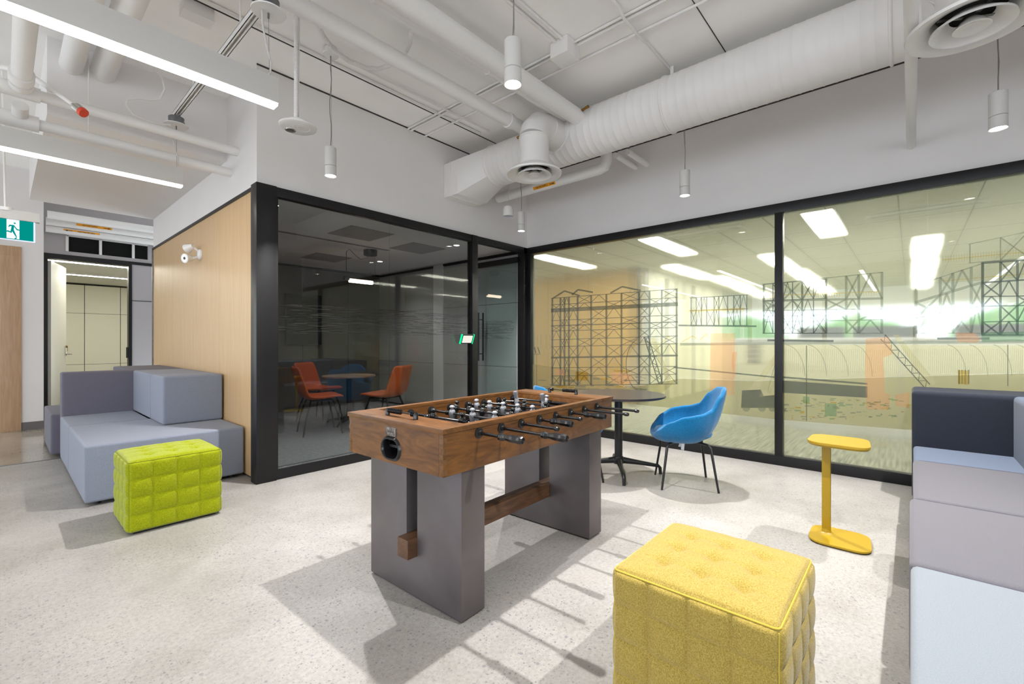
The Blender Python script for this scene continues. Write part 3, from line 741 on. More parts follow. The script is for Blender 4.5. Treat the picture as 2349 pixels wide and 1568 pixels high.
def diffuser(x, y, z, label, pipe_r=.145):
    t = thing('round_ceiling_diffuser', (x, y, z), 0, label, 'air diffuser', 'round white air diffusers')
    R = .262
    MB().ring([(R, .0), (R + .004, .014), (R - .02, .035), (pipe_r + .01, .085), (pipe_r + .01, .10), (pipe_r - .004, .10), (pipe_r - .004, .08), (R - .09, .03), (R - .03, .004)], seg=56).build('outer_cone', M['enamel'], t, angle=50)
    MB().ring([(.165, -.012), (.163, .0), (.115, .035), (.09, .055), (.086, .052), (.11, .028), (.15, -.006)], seg=48).build('middle_cone', M['enamel'], t, angle=50)
    MB().lathe([(0, .012), (.03, .006), (.068, -.014), (.074, -.012), (.05, .02), (.02, .045), (0, .05)], seg=40).build('centre_cone', M['enamel'], t, angle=50)
    MB().lathe([(0, .085), (pipe_r - .006, .085), (pipe_r - .006, .088), (0, .088)], seg=32).build('dark_throat', M['darkhole'], t)
    m_ = MB()
    for a in (.5, .5 + PI / 2, .5 + PI, .5 + 1.5 * PI):
        m_.bar((.04 * math.cos(a), .04 * math.sin(a), .045), (.15 * math.cos(a), .15 * math.sin(a), .045), .018, .003)
    m_.build('spokes', M['galv'], t)
    zt = DZ - z
    # neck, elbow to the duct, gored
    pts = [(0, 0, .10), (0, 0, zt - .17)]
    m_ = MB().tube([(0, 0, .095), (0, 0, zt - .14)], pipe_r - .004, 40)
    for h in (.30,): m_.ring([(pipe_r - .005, zt - .16), (pipe_r + .006, zt - .152), (pipe_r + .006, zt - .142), (pipe_r - .005, zt - .136)], seg=40)
    m_.build('neck', M['duct'], t)
    el = [(0, 0, zt - .15)]
    for k in range(1, 4):
        a = k / 3 * PI / 2; el.append((.15 - .15 * math.cos(a), 0, zt - .15 + .15 * math.sin(a)))
    el.append((DX - x - .03, 0, zt))
    MB().tube(el, [pipe_r] * 4 + [pipe_r + .02], 40).build('elbow', M['duct'], t, angle=20)
    m_ = MB().ring([(pipe_r - .004, .17), (pipe_r + .007, .175), (pipe_r + .007, .187), (pipe_r - .004, .19)], (0, 0, zt), 'x', 40)
    m_.ring([(DR * .8, .30), (DR * .8 + .006, .305), (DR * .8 + .006, .312), (DR * .8, .318)], (0, 0, zt), 'x', 40)
    m_.build('elbow_rib', M['duct'], t)
    return t
diffuser(3.43, 2.74, 2.87, 'round air diffuser under the duct elbow, the smaller one near the wall corner')
diffuser(3.32, -.235, 2.88, 'big round air diffuser cut by the upper right corner of the picture')

# pipes that run along the glazed wall direction
def pipe(name, p, q, r, label, cat='pipe', group='white ceiling pipes', m=None, clamps=(), cl_r=None, seg=20):
    p, q = Vector(p), Vector(q)
    o = MB().tube([p, q], r, seg).build(name, m or M['pipe'])
    tag(o, label, cat, group)
    for s in clamps:
        c = p.lerp(q, s); d = (q - p).normalized()
        MB().tube([c - d * .025, c + d * .025], (cl_r or r * 1.22), seg).build('clamp', M['pipe'], o)
    return o
pipe('ceiling_pipe', (-2, 3.0, 3.45), (3.95, 3.0, 3.45), .06, 'thick white pipe crossing to the duct, nearest the meeting room wall', clamps=(.9,))
pipe('ceiling_pipe', (-2, 2.61, 3.50), (3.85, 2.61, 3.50), .042, 'thinner middle white pipe of the three crossing to the duct', clamps=(.62, .80))
pipe('ceiling_pipe', (-2, 2.45, 3.45), (3.9, 2.45, 3.45), .075, 'thickest white pipe of the three crossing to the duct, passing behind the large pendant', clamps=(.5,))
pipe('sprinkler_pipe', (1.2, .0, 2.955), (XB, -.0, 2.955), .031, 'white pipe end entering the wall below the big diffuser at right', clamps=())
sp_ = bpy.data.objects['sprinkler_pipe']
MB().box(2.70, 2.73, -.045, .045, 2.91, 2.925).box(2.705, 2.725, -.062, -.04, 2.90, 2.98).box(2.705, 2.725, .04, .062, 2.90, 2.98).ring([(.032, 2.70), (.040, 2.70), (.040, 2.73), (.032, 2.73)], (0, 0, 2.955), 'x', 20).build('clamp', M['pipe'], sp_)
ZC = HC - .016
pipe('ceiling_conduit', (-1, 3.79, ZC), (3.72, 3.79, ZC), .011, 'thin conduit on the ceiling nearest the meeting room wall, running to the duct', 'conduit', 'thin ceiling conduits', clamps=(.75,), seg=10)
pipe('ceiling_conduit', (1.95, 3.64, ZC - .02), (3.72, 3.64, ZC - .02), .011, 'thin conduit running from the pendant canopy toward the duct', 'conduit', 'thin ceiling conduits', clamps=(.6,), seg=10)
for x, r_, nm in ((3.10, .010, 'first'), (3.145, .013, 'second'), (3.345, .011, 'third')):
    pipe('ceiling_conduit', (x, YA, ZC), (x, -3, ZC), r_, 'thin conduit crossing the ceiling planks, %s from the left where they meet the wall' % nm, 'conduit', 'thin ceiling conduits', clamps=(.35, .62), seg=10)
for y, e in ((2.17, 3.0), (2.11, 3.0)):
    pipe('ceiling_conduit', (-1, y, ZC), (e, y, ZC), .012, 'thin conduit ending at the square junction box, the %s of the pair' % ('farther' if y > 2.15 else 'nearer'), 'conduit', 'thin ceiling conduits', clamps=(.8,), seg=10)
o = MB().tube([(0, 1.60, ZC), (2.98, 1.60, ZC), (3.08, 1.60, ZC - .045), (3.40, 1.60, ZC - .045), (3.5, 1.62, ZC), (5.2, 1.63, ZC)], .012, 10).build('ceiling_conduit', M['pipe'])
tag(o, 'thin conduit hopping over the others and running behind the large duct', 'conduit', 'thin ceiling conduits')
t = thing('junction_box', (3.08, 2.14, HC), 0, 'square white junction box on the ceiling right of the large pendant', 'junction box')
MB().box(-.085, .085, -.085, .085, -.13, -.001).build('box_body', M['pipe'], t, bevel=.003)
MB().box(-.088, .088, -.088, .088, -.137, -.130).build('cover_plate', M['pipe'], t, bevel=.002)
t = thing('junction_box', tuple(onZ(465, 22, HC)), 0, 'white junction box on the ceiling above the long lamp, top left', 'junction box')
MB().box(-.13, .06, -.06, .06, -.085, -.001).build('box_body', M['pipe'], t, bevel=.003)
MB().box(-.133, .063, -.063, .063, -.090, -.085).build('cover_plate', M['pipe'], t, bevel=.002)

# heating pipes by the right wall
t = thing('heating_pipe', (0, 0, 0), 0, 'insulated white pipe under the duct with an orange arrow label and a raised elbow', 'pipe', 'heating pipes')
MB().tube([(4.53, 4.25, 3.22), (4.53, 2.66, 3.22), (4.53, 2.60, 3.235), (4.53, 2.58, 3.28), (4.53, 2.58, 3.66)], .062, 24).build('insulation', M['pipe'], t)
def text(s, size, name, m, parent, loc, rot, ext=.0006):
    c = bpy.data.curves.new(name, 'FONT'); c.body = s; c.size = size; c.align_x = 'CENTER'; c.align_y = 'CENTER'; c.extrude = ext
    o_ = bpy.data.objects.new(name, c); COL.objects.link(o_)
    bpy.context.view_layer.update()
    dg = bpy.context.evaluated_depsgraph_get(); me = bpy.data.meshes.new_from_object(o_.evaluated_get(dg))
    me.materials.clear(); me.materials.append(m)
    bpy.data.objects.remove(o_)
    o2 = bpy.data.objects.new(name, me); COL.objects.link(o2); o2.parent = parent; o2.location = loc; o2.rotation_euler = rot
    return o2
def pipe_label(parent, c, s, arrow, w, h, rz, tilt):
    """orange plate facing along local -y after rz, with black letters and an arrow"""
    e = bpy.data.objects.new('label', None)
    m_ = MB().box(-w / 2, w / 2, -.001, .001, -h / 2, h / 2).build('arrow_label', M['orange_tag'], parent)
    R = Matrix.Translation(Vector(c)) @ Matrix.Rotation(rz, 4, 'Z') @ Matrix.Rotation(tilt, 4, 'X')
    m_.matrix_local = R
    bpy.data.objects.remove(e)
    tx = text(s, h * .85, 'lettering', M['ink'], m_, (-.12 * w if arrow > 0 else .12 * w, -.0016, 0), (PI / 2, 0, 0))
    tx.scale = (.72, 1, 1)
    ax = .36 * w * arrow; L = .10 * w * arrow
    MB().poly3([(ax - L, -.0022, h * .10), (ax + L * .4, -.0022, h * .10), (ax + L * .4, -.0022, -h * .10), (ax - L, -.0022, -h * .10)]).poly3([(ax + L * .3, -.0022, h * .3), (ax + L * 1.1, -.0022, 0), (ax + L * .3, -.0022, -h * .3)]).build('arrow', M['ink'], m_, smooth=False)
cpos = onX(1250, 424, 4.466); 
pipe_label(t, (4.475, 3.42, 3.19), 'HEATING SUPPLY', 1, .34, .038, -PI / 2, .55)
t = thing('heating_pipe', (0, 0, 0), 0, 'shorter white pipe behind the round diffuser beside the labelled heating pipe', 'pipe', 'heating pipes')
MB().tube([(4.78, 4.30, 3.33), (4.78, 2.8, 3.33)], .055, 20).build('insulation', M['pipe'], t)
pipe_label(t, (4.733, 3.55, 3.30), 'HEATING RETURN', -1, .34, .036, -PI / 2, .55)
for k, (px, py) in enumerate(((1413, 356), (1440, 348))):
    c = onX(px, py, 4.75)
    o = MB().tube([c, c + Vector((.5, .0, 0))], .032, 16).build('pipe_stub', M['pipe']); tag(o, 'short white pipe stub under the duct, the %s one' % ('left' if k == 0 else 'right'), 'pipe', 'pipe stubs')
    MB().tube([c + Vector((.02, 0, .03)), c + Vector((.02, 0, .10))], .012, 8).build('clamp', M['galv'], o)
for k, (px, py) in enumerate(((1195, 311), (1340, 250))):
    c = onX(px, py, 3.72)
    o = MB().tube([c + Vector((0, .05, -.01)), c + Vector((0, .0, 0)), c + Vector((0, -.05, .01))], [.015, .012, .015], 8).build('brass_valve', M['brass'])
    tag(o, 'small brass fitting on top of the duct, %s of the round elbow' % ('left' if k == 0 else 'right'), 'pipe fitting', 'brass fittings')

# linear lamps with their strut, canopies, wires
def linear(x1, y, z, label, x0=-4.6):
    t = thing('linear_light', (x1, y, z), 0, label, 'pendant light', 'long suspended linear lights')
    MB().box(x0 - x1, 0, -.036, .036, .016, .165).build('housing', M['lampw'], t, bevel=.002)
    MB().box(x0 - x1 + .004, -.004, -.033, .033, 0, .0155).build('diffuser', M['strip'], t, bevel=.002)
    return t
ZL = 2.655
lights = [linear(1.10, 2.86, ZL, 'long glowing linear lamp crossing the upper left, the nearer one'),
          linear(1.10, 4.98, ZL, 'shorter looking glowing linear lamp at far left below the white pipes')]
linear(-.7, .74, ZL, 'added unseen linear lamp behind the camera, filling light over the left of the lounge', -5.6)  # this lamp and the next are added out of view for fill light
linear(-.7, -1.4, ZL, 'added unseen linear lamp behind the camera, filling light near the right wall', -5.6)
for k, (yy) in enumerate((2.86, 4.98)):
    zc = 3.20
    t = thing('lamp_canopy', (1.055, yy, zc), 0, ('steel box with white canopy plate above the end of the nearer linear lamp', 'steel box with white canopy plate above the end of the farther linear lamp')[k], 'ceiling box', 'canopies of the linear lamps')
    MB().lathe([(0, 0), (.092, .002), (.094, .008), (.06, .012), (0, .012)], seg=28).build('canopy_plate', M['enamel'], t)
    MB().lathe([(0, .012), (.058, .012), (.060, .075), (.05, .082), (0, .082)], seg=24).lathe([(.012, .058), (.012, .063), (0, .063)], (0, 0, .04), 'x', 12).build('steel_box', M['galv'], t)
    L = zc - ZL - .168
    MB().tube([(0, 0, 0), (.005, 0, -L)], .0014, 5).build('steel_wire', M['cable'], t)
    MB().tube([(0, 0, 0), (0, 0, -.03)], .006, 8).build('gripper', M['galv'], t)
    MB().tube([(-.035, .0, 0), (-.033, 0, -.08), (-.01, 0, -.2), (.014, 0, -.29), (.010, 0, -.35), (-.008, 0, -L)], .0055, 8).build('power_cord', M['cablew'], t)
    if k == 0:
        MB().tube([(-.06, .02, .045), (-.2, .02, .10), (-.45, .03, .16), (-.8, .05, .22)], .011, 10).build('flex_conduit', M['pipe'], t)
        MB().tube([(-.052, .01, .045), (-.10, .012, .055)], .016, 10).build('connector', M['galv'], t)
    else:
        w = [onY(px, py, 4.98) for px, py in ((392, 286), (365, 285), (335, 276), (305, 262), (289, 240), (292, 228), (320, 226), (345, 230), (366, 228), (378, 205), (372, 180), (352, 155))]
        w = [Vector((p.x - 1.055, 0.0, p.z - zc)) for p in w]
        MB().tube(w, .008, 8).build('flex_conduit', M['pipe'], t)
t = thing('strut_channel', (1.06, 0, 3.295), 0, 'white slotted strut running between the two lamp canopies', 'strut')
MB().box(-.022, .022, 2.2, 5.05, .038, .042).box(-.022, -.018, 2.2, 5.05, 0, .042).box(.018, .022, 2.2, 5.05, 0, .042).box(-.022, -.008, 2.2, 5.05, -.0, .003).box(.008, .022, 2.2, 5.05, -.0, .003).build('channel', M['pipe'], t, smooth=False)
for y in (3.35, 4.45): MB().tube([(-.0, y, .04), (-.0, y, HC - 3.295)], .0055, 8).build('threaded_rod', M['pipe'], t)

# disc speaker with emergency lamp, on a flexible conduit
t = thing('ceiling_speaker', (1.483, 3.458, 2.853), 0, 'round white disc with a lens hanging on corrugated conduit left of the first pendant', 'emergency light')
MB().lathe([(0, .0), (.115, .0), (.130, .008), (.132, .018), (.118, .024), (.075, .028), (.07, .055), (0, .055)], seg=44).build('disc_body', M['enamel'], t)
a_ = math.radians(200)
MB().ring([(.030, -.002), (.036, -.004), (.038, .001), (.030, .001)], (-.028, .062, 0), 'z', 24).lathe([(0, -.003), (.028, -.001), (.028, .002), (0, .002)], (-.028, .062, 0), 'z', 20).build('lens', M['chrome'], t)
MB().ring([(.055, -.0015), (.06, -.002), (.06, .001), (.055, .001)], (.015, -.03, 0), 'z', 32).ring([(.030, -.0015), (.034, -.002), (.034, .001), (.030, .001)], (.015, -.03, 0), 'z', 32).build('speaker_rings', M['white'], t)
pr = []
for k in range(52): 
    z = .055 + k * .0155; pr += [(.014, z), (.017, z + .005), (.014, z + .010)]
MB().lathe(pr, (0, .03, 0), 'z', 12).tube([(.02, .03, .055), (.024, .03, .855)], .004, 6).build('flex_conduit', M['pipe'], t, angle=80)
# sagging flexible conduit by the large pipe
w = [onZ(px, py, 3.60) for px, py in ((728, 48), (740, 80), (765, 115), (800, 140), (840, 156), (870, 158), (900, 148), (925, 130), (940, 100), (945, 72))]
o = MB().tube(w, .016, 10).build('flexible_conduit', M['pipe']); tag(o, 'sagging loop of corrugated conduit hung from the ceiling beside the thick pipe', 'conduit')
m2 = MB()
for i in range(len(w) - 1):
    for k in range(10):
        c = w[i].lerp(w[i + 1], k / 10); d = (w[i + 1] - w[i]).normalized() * .003; m2.tube([c - d, c + d], .0185, 10)
m2.build('ribs', M['pipe'], o, angle=80)

# sprinkler mains at far left
o = pipe('sprinkler_main', (-4, 4.88, 3.085), (XC, 4.88, 3.085), .040, 'upper white sprinkler pipe running from far left into the corner wall', group='sprinkler mains', clamps=(.742,))
o = pipe('sprinkler_main', (-4, 5.07, 2.93), (XC, 5.07, 2.93), .042, 'lower white sprinkler pipe running from far left into the corner wall', group='sprinkler mains', clamps=(.745, .0))
o = tag(MB().tube([(.10, 3.0, 3.15), (.10, 4.82, 3.10)], [.055, .052], 20).build('branch_pipe', M['pipe']), 'stout white pipe coming forward to a grooved tee on the mains', 'pipe')
MB().tube([(.10, 4.60, 3.105), (.10, 4.70, 3.10)], .066, 20).tube([(.10, 4.73, 3.10), (.10, 4.80, 3.098)], .064, 20).build('coupling', M['pipe'], o)
MB().tube([(-.02, 5.07, 2.93), (.20, 5.07, 2.93)], .058, 20).tube([(.10, 5.02, 2.96), (.10, 4.94, 3.0)], .045, 16).build('tee', M['pipe'], bpy.data.objects['sprinkler_main.001'])
MB().tube([(-.02, 4.88, 3.085), (.20, 4.88, 3.085)], .052, 20).build('coupling', M['pipe'], bpy.data.objects['sprinkler_main'])
o = tag(MB().tube([(onY(203, 296, 5.07).x, 5.07, 2.97), (onY(203, 296, 5.07).x, 5.07, HC)], .004, 6).build('hanger_rod', M['pipe']), 'thin rod holding the lower sprinkler pipe', 'rod')
MB().box(-.0, .0, 0, 0, 0, 0)
# flexible sprinkler drop with red cap
p0, p1, p2, p3 = onD(-30, 150, 3.5), onD(20, 158, 3.5), onD(78, 178, 3.5), onD(100, 193, 3.45)
e0 = onD(168, 240, 3.2); e1 = onD(193, 260, 3.2)
o = thing('sprinkler_drop', (0, 0, 0), 0, 'flexible sprinkler drop ending in a red cap in front of the mains', 'sprinkler')
MB().tube([p0, p1, p2], .022, 12).build('braided_hose', M['pipe'], o)
MB().tube([p2, p3, p3.lerp(e0, .1), p3.lerp(e0, .3), p3.lerp(e0, .32), e0], [.018, .020, .020, .020, .014, .013], 12).build('drop_tube', M['pipe'], o)
MB().tube([e0, e0.lerp(e1, .25), e0.lerp(e1, .26), e0.lerp(e1, .75)], [.012, .012, .030, .030], 18).build('steel_nut', M['chrome'], o)
MB().tube([e0.lerp(e1, .75), e1], [.032, .031], 18).build('red_cap', M['red'], o)
# two stubs into the bulkhead
for k, (x, z, r_) in enumerate(((.39, 3.53, .075), (.585, 3.56, .085))):
    pipe('bulkhead_pipe', (x, 1.0, z), (x, 5.2, z), r_, 'wide white pipe entering the white bulkhead at top left, the %s one' % ('left' if k == 0 else 'right'), group='pipes into the bulkhead', seg=28)

# corridor duct, pipes with labels, exit sign
t = thing('corridor_duct', (0, 0, 0), 0, 'white jointed duct with an elbow and boot below the far bulkhead', 'air duct')
w = [onD(-260, 440, 7.2), onD(20, 470, 7.6), onD(95, 488, 7.7), onD(150, 500, 7.8), onD(205, 503, 7.9)]
MB().tube(w, [.27, .25, .22, .19, .17], 20).build('duct_run', M['duct'], t, angle=15)
MB().tube([onD(205, 503, 7.9), onD(282, 497, 8.3), onD(330, 500, 8.6)], [.17, .10, .08], 20).build('boot', M['duct'], t, angle=15)
for k, (za, zb_, r_) in enumerate(((2.985, 2.985, .055), (3.09, 3.09, .06))):
    t = thing('corridor_pipe', (0, 0, 0), 0, 'white pipe above the black transom, the %s of the two labelled ones' % ('lower' if k == 0 else 'upper'), 'pipe', 'labelled corridor pipes')
    MB().tube([(.46, 9.90 - k * .05, za), (2.2, 9.90 - k * .05, zb_)], r_, 20).build('insulation', M['pipe'], t)
    pipe_label(t, ((.86, 1.0)[k] - .0, 9.845 - k * .06, za), ('HEATING RETURN', 'HEATING SUPPLY')[k], (-1, 1)[k], .42, .038, 0, .35)
t = thing('corridor_pipe', (0, 0, 0), 0, 'plain white pipe highest above the black transom', 'pipe', 'labelled corridor pipes')
MB().tube([(.46, 9.55, 3.13), (2.2, 9.55, 3.13)], .06, 20).build('insulation', M['pipe'], t)

YS = 6.07
xr = onY(81, 530, YS).x; xl = -.42
t = thing('exit_sign', (0, YS, 0), 0, 'green running man exit sign hanging at the far left', 'exit sign')
zt, zb = onY(75, 506, YS).z, onY(75, 556, YS).z
hx = onY(91, 500, YS).x
MB().box(xl - .03, hx, -.03, .03, onY(60, 508, YS).z, onY(60, 488, YS).z + .005).build('housing', M['lampw'], t, bevel=.003)
MB().box(xl, xr, -.006, .006, zb, zt).build('edge_panel', emit('sign_edge_glow', (215, 225, 255), 1.1), t)
MB().box(xl + .01, xr - .012, -.0075, -.0062, zb + .008, zt - .004).build('green_face', M['exitg'], t)
wx0, wx1 = onY(15, 530, YS).x, onY(44.5, 530, YS).x; wz0, wz1 = zb + .014, zt - .012
MB().box(wx0, wx1, -.0085, -.0078, wz0, wz1).build('white_door_field', M['exitw'], t)
H_ = wz1 - wz0; W_ = wx1 - wx0
def rp(u, v): return (wx0 + u * W_, -.0092, wz0 + v * H_)
mn = MB()
mn.add([rp(.63 + .085 * math.cos(a), .80 + .085 * math.sin(a) * W_ / H_ * 1.0) for a in [k * PI / 8 for k in range(16)]], [tuple(range(16))])
for pts in ([(.40, .70), (.60, .70), (.55, .42), (.33, .42)], [(.14, .60), (.22, .70), (.45, .70), (.42, .63), (.26, .62), (.18, .56)], [(.58, .70), (.82, .52), (1.0, .50), (1.0, .45), (.80, .45), (.60, .60)],
            [(.33, .46), (.46, .46), (.40, .28), (.05, .33), (-.10, .29), (-.06, .35), (.08, .40), (.30, .36)], [(.42, .48), (.56, .46), (.80, .12), (.74, .08), (.42, .38)], [(.60, .02), (.80, .10), (.80, .03), (.66, -.02)]):
    mn.poly3([rp(*p) for p in pts])
mn.build('running_man', M['exitg'], t, smooth=False)
mn = MB(); mn.poly3([rp(u, v) for u, v in ((-.16, .28), (-.10, .26), (.30, .31), (.30, .35), (-.05, .38))]); 
MB().tube([((xl + hx) / 2 + .12, 0, zt + .05), ((xl + hx) / 2 + .10, 0, HC)], .008, 8).build('hanger', M['pipe'], t)
MB().lathe([(0, 0), (.045, 0), (.045, .03), (0, .03)], ((xl + hx) / 2 + .12, 0, zt + .055), 'z', 20).build('canopy', M['enamel'], t)

# emergency twin heads on the veneer wall
ez, ey = 2.25, 6.10
t = thing('emergency_light', (XC - .001, ey, ez), 0, 'white twin head emergency light on the pale veneer wall', 'emergency light')
MB().lathe([(0, 0), (.062, 0), (.060, -.015), (.035, -.03), (0, -.032)], (0, 0, 0), 'x', 28).build('wall_plate', M['enamel'], t)
for k, (d_, cdir) in enumerate((((-.09, .02, .075), Vector((-.7, .35, .62))), ((-.10, .03, -.055), Vector((-.9, -.42, -.12))))):
    h0 = Vector(d_); cdir = cdir.normalized() if k else Vector((-.5, .75, -.35)).normalized()
    tip = h0 + cdir * .055; back = h0 - cdir * .035
    hd = MB().tube([back, h0, tip - cdir * .01, tip], [.025, .035, .052, .052], 24).tube([(-.02, 0, d_[2] * .5), h0 - cdir * .02], .012, 10).build('lamp_head', M['enamel'], t)
    MB().tube([tip + cdir * .0005, tip + cdir * .0015], .040, 20).build('lens', M['chrome'], hd)
    MB().tube([tip + cdir * .002, tip + cdir * .003], .016, 8).build('reflector', M['blk'], hd)

# ============================================================ MEETING ROOM THINGS
dl0 = None
for k, (x, y, lab) in enumerate(((4.39, 4.95, 'small lit downlight in the meeting room ceiling near the door jamb'), (4.39, 6.95, 'small lit downlight deep in the meeting room ceiling beyond the tube lamp'), (1.86, 4.9, 'small lit downlight in the meeting room ceiling beside the black corner post'), (1.86, 6.95, 'small lit downlight hidden deep at the left of the meeting room'))):
    if dl0 is None:
        dl0 = thing('downlight', (x, y, HF), 0, lab, 'downlight', 'meeting room downlights'); c = dl0
        MB().ring([(.042, -.001), (.055, -.001), (.055, -.004), (.044, -.004)], seg=24).build('trim_ring', M['enamel'], dl0)
        MB().lathe([(0, -.003), (.043, -.003), (.043, -.001), (0, -.001)], seg=24).build('lens', M['dl'], dl0)
    else: c = copy_tree(dl0); c.location = (x, y, HF); c['label'] = lab
for x, y in ((4.39, 4.95), (4.39, 6.95), (1.86, 4.9), (1.86, 6.95)):
    sp = bpy.data.lights.new('downlight_beam', 'SPOT'); sp.energy = 46; sp.spot_size = math.radians(130); sp.spot_blend = .8; sp.shadow_soft_size = .04
    so = bpy.data.objects.new('downlight_beam', sp); COL.objects.link(so); so.location = (x, y, HF - .012)
tp = thing('tube_pendant', (3.65, 6.30, 2.17), 0, 'lit warm tube lamp hanging from a black canopy in the meeting room', 'pendant light')
MB().tube([(-.19, .0, 0), (.19, 0, 0)], .028, 20).build('glowing_tube', M['warm'], tp)
MB().box(-.28, .28, -.022, .022, .03, .055).box(-.28, -.20, -.03, .03, -.0, .06).box(.20, .28, -.03, .03, -.0, .06).build('bracket', M['blk'], tp, bevel=.003)
MB().lathe([(0, .40), (.095, .40), (.10, .41), (.10, .482), (0, .482)], (.10, -.1, 0), 'z', 28).build('canopy', M['blk'], tp)
MB().tube([(-.24, 0, .05), (-.24, 0, .42), (-.20, -.02, .465), (-.14, -.04, .40), (-.04, -.06, .33), (.05, -.09, .36), (.1, -.1, .40)], .004, 6).tube([(.24, 0, .05), (.24, 0, .45)], .0015, 5).build('cable', M['blk'], tp)
m_ = thing('slot_diffuser', (3.1, 6.0, HF), 0, 'long slim slot air diffuser in the meeting room ceiling', 'air grille')
MB().box(-.85, .85, -.035, .035, -.006, -.001).build('slot_frame', M['greyp'], m_); MB().box(-.83, .83, -.012, .012, -.009, -.006).build('slot', M['blk'], m_)
for k, (x, y) in enumerate(((3.1, 5.35), (4.15, 5.55), (3.6, 7.3))):
    p_ = thing('ceiling_hatch', (x, y, HF), 0, 'square grey panel in the meeting room ceiling, %s' % ('nearest the glass pane joint', 'nearest the door', 'deepest in the room')[k], 'access panel', 'meeting room ceiling panels')
    MB().box(-.30, .30, -.30, .30, -.007, -.001).build('panel_face', mat('grey_hatch_%d' % k, (150, 146, 146), .7), p_); 
tv = thing('wall_television', (3.70, YB - .03, 1.66), 0, 'large black television on the back wall of the dark meeting room', 'television')
MB().box(-.33, .33, -.03, 0, -.46, .46).build('tv_body', M['blk'], tv, bevel=.006); MB().box(-.31, .31, -.033, -.03, -.44, .44).build('screen', M['tv'], tv)

tb = thing('meeting_table', (3.56, 6.49, 0), 0, 'round pale oak table with a black column in the dark meeting room', 'table')
MB().lathe([(0, .712), (.37, .712), (.39, .722), (.39, .738), (0, .738)], seg=48).build('tabletop', M['oak'], tb)
MB().tube([(0, 0, .06), (0, 0, .712)], .04, 16).build('column', M['blk'], tb)
for k in range(4):
    a = .6 + k * PI / 2; MB().tube([(0, 0, .09), (.3 * math.cos(a), .3 * math.sin(a), .045), (.36 * math.cos(a), .36 * math.sin(a), .008)], [.03, .018, .014], 8).build('leg', M['blk'], tb)

def leather_chair(loc, rz, label):
    t = thing('leather_chair', loc, rz, label, 'chair', 'orange leather chairs round the meeting table')
    prof = [(.24, .455), (.20, .475), (.10, .465), (0, .445), (-.10, .435), (-.17, .45), (-.22, .50), (-.245, .58), (-.262, .68), (-.28, .78), (-.295, .84)]
    n = len(prof); Wn = 13; vs = []; fs = []
    for i, (a, z) in enumerate(prof):
        wd = (.20, .225, .235, .24, .24, .24, .24, .235, .225, .215, .19)[i]
        up = (0, .0, .005, .02, .035, .03, .0, 0, 0, 0, 0)[i]; fw = (0, 0, 0, 0, 0, .03, .06, .06, .045, .035, .02)[i]
        for j in range(Wn):
            s_ = (j / (Wn - 1) * 2 - 1); e = abs(s_) ** 3
            vs.append((a + fw * e, s_ * wd, z + up * e))
    fs = [(i * Wn + j, i * Wn + j + 1, (i + 1) * Wn + j + 1, (i + 1) * Wn + j) for i in range(n - 1) for j in range(Wn - 1)]
    o = MB().add(vs, fs).build('shell', M['orangel'], t)
    so = o.modifiers.new('thick', 'SOLIDIFY'); so.thickness = .03; so.offset = 0
    sb = o.modifiers.new('smooth', 'SUBSURF'); sb.levels = 1; sb.render_levels = 1
    for sx in (-1, 1):
        for sy in (-1, 1): MB().tube([(sx * .12, sy * .14, .43), (sx * .19, sy * .19, .20), (sx * .22, sy * .21, .002)], [.012, .011, .009], 8).build('leg', M['blk'], t)
    MB().tube([(-.12, -.14, .42), (.12, -.14, .42), (.12, .14, .42), (-.12, .14, .42), (-.12, -.14, .42)], .009, 8).build('seat_frame', M['blk'], t)
    t.scale = (1.12, 1.12, 1.10)
    return t
leather_chair((2.92, 6.12, 0), -.25, 'orange leather chair left of the oak table, seen from its side')
leather_chair((3.66, 5.66, 0), 1.95, 'orange leather chair right of the oak table, its back to the glass')
leather_chair((3.40, 7.12, 0), -1.1, 'orange leather chair behind the oak table, partly hidden')

# open glass door standing along the inner right wall, tablet by the jamb
dd = thing('glass_door', (5.12, YA + .10, 0), 0, 'open frameless green tinted glass door with black pull handles', 'door')
MB().box(-.006, .006, 0, .84, .02, 2.44).build('glass_leaf', M['teal'], dd)
MB().box(-.022, .022, -.02, .86, 2.44, 2.52).build('top_rail', M['black'], dd, bevel=.002)
for x in (-.05, .05): MB().tube([(x, .76, .95), (x, .76, 1.72)], .013, 12).build('pull_bar', M['blk'], dd)
MB().tube([(-.05, .76, 1.06), (.05, .76, 1.06)], .007, 8).tube([(-.05, .76, 1.61), (.05, .76, 1.61)], .007, 8).build('handle_pin', M['blk'], dd)
mb = MB(); dash_band(mb, lambda s, z: (-.0075, s, z), .84, 170, 1.30, 1.57); mb.build('dash_decal', dashm, dd, smooth=False)
tbp = thing('booking_panel', tuple(onY(1071, 777, YA - .05)), 0, 'small tilted touch panel with glowing green edges on the door jamb', 'tablet')
ob = MB().box(-.10, .10, -.010, .010, -.062, .062).build('panel_body', M['blk'], tbp, bevel=.003)
ob2 = MB().box(-.108, -.100, -.014, .008, -.064, .064).box(.100, .108, -.014, .008, -.064, .064).build('led_edge', M['led'], tbp)
ob3 = MB().box(-.082, .082, -.0125, -.0105, -.048, .048).build('screen', M['screen'], tbp)
for o_ in (ob, ob2, ob3): o_.rotation_euler = (math.radians(20), 0, 0)
MB().box(-.03, .03, .0, .02, -.03, .03).build('bracket', M['blk'], tbp)

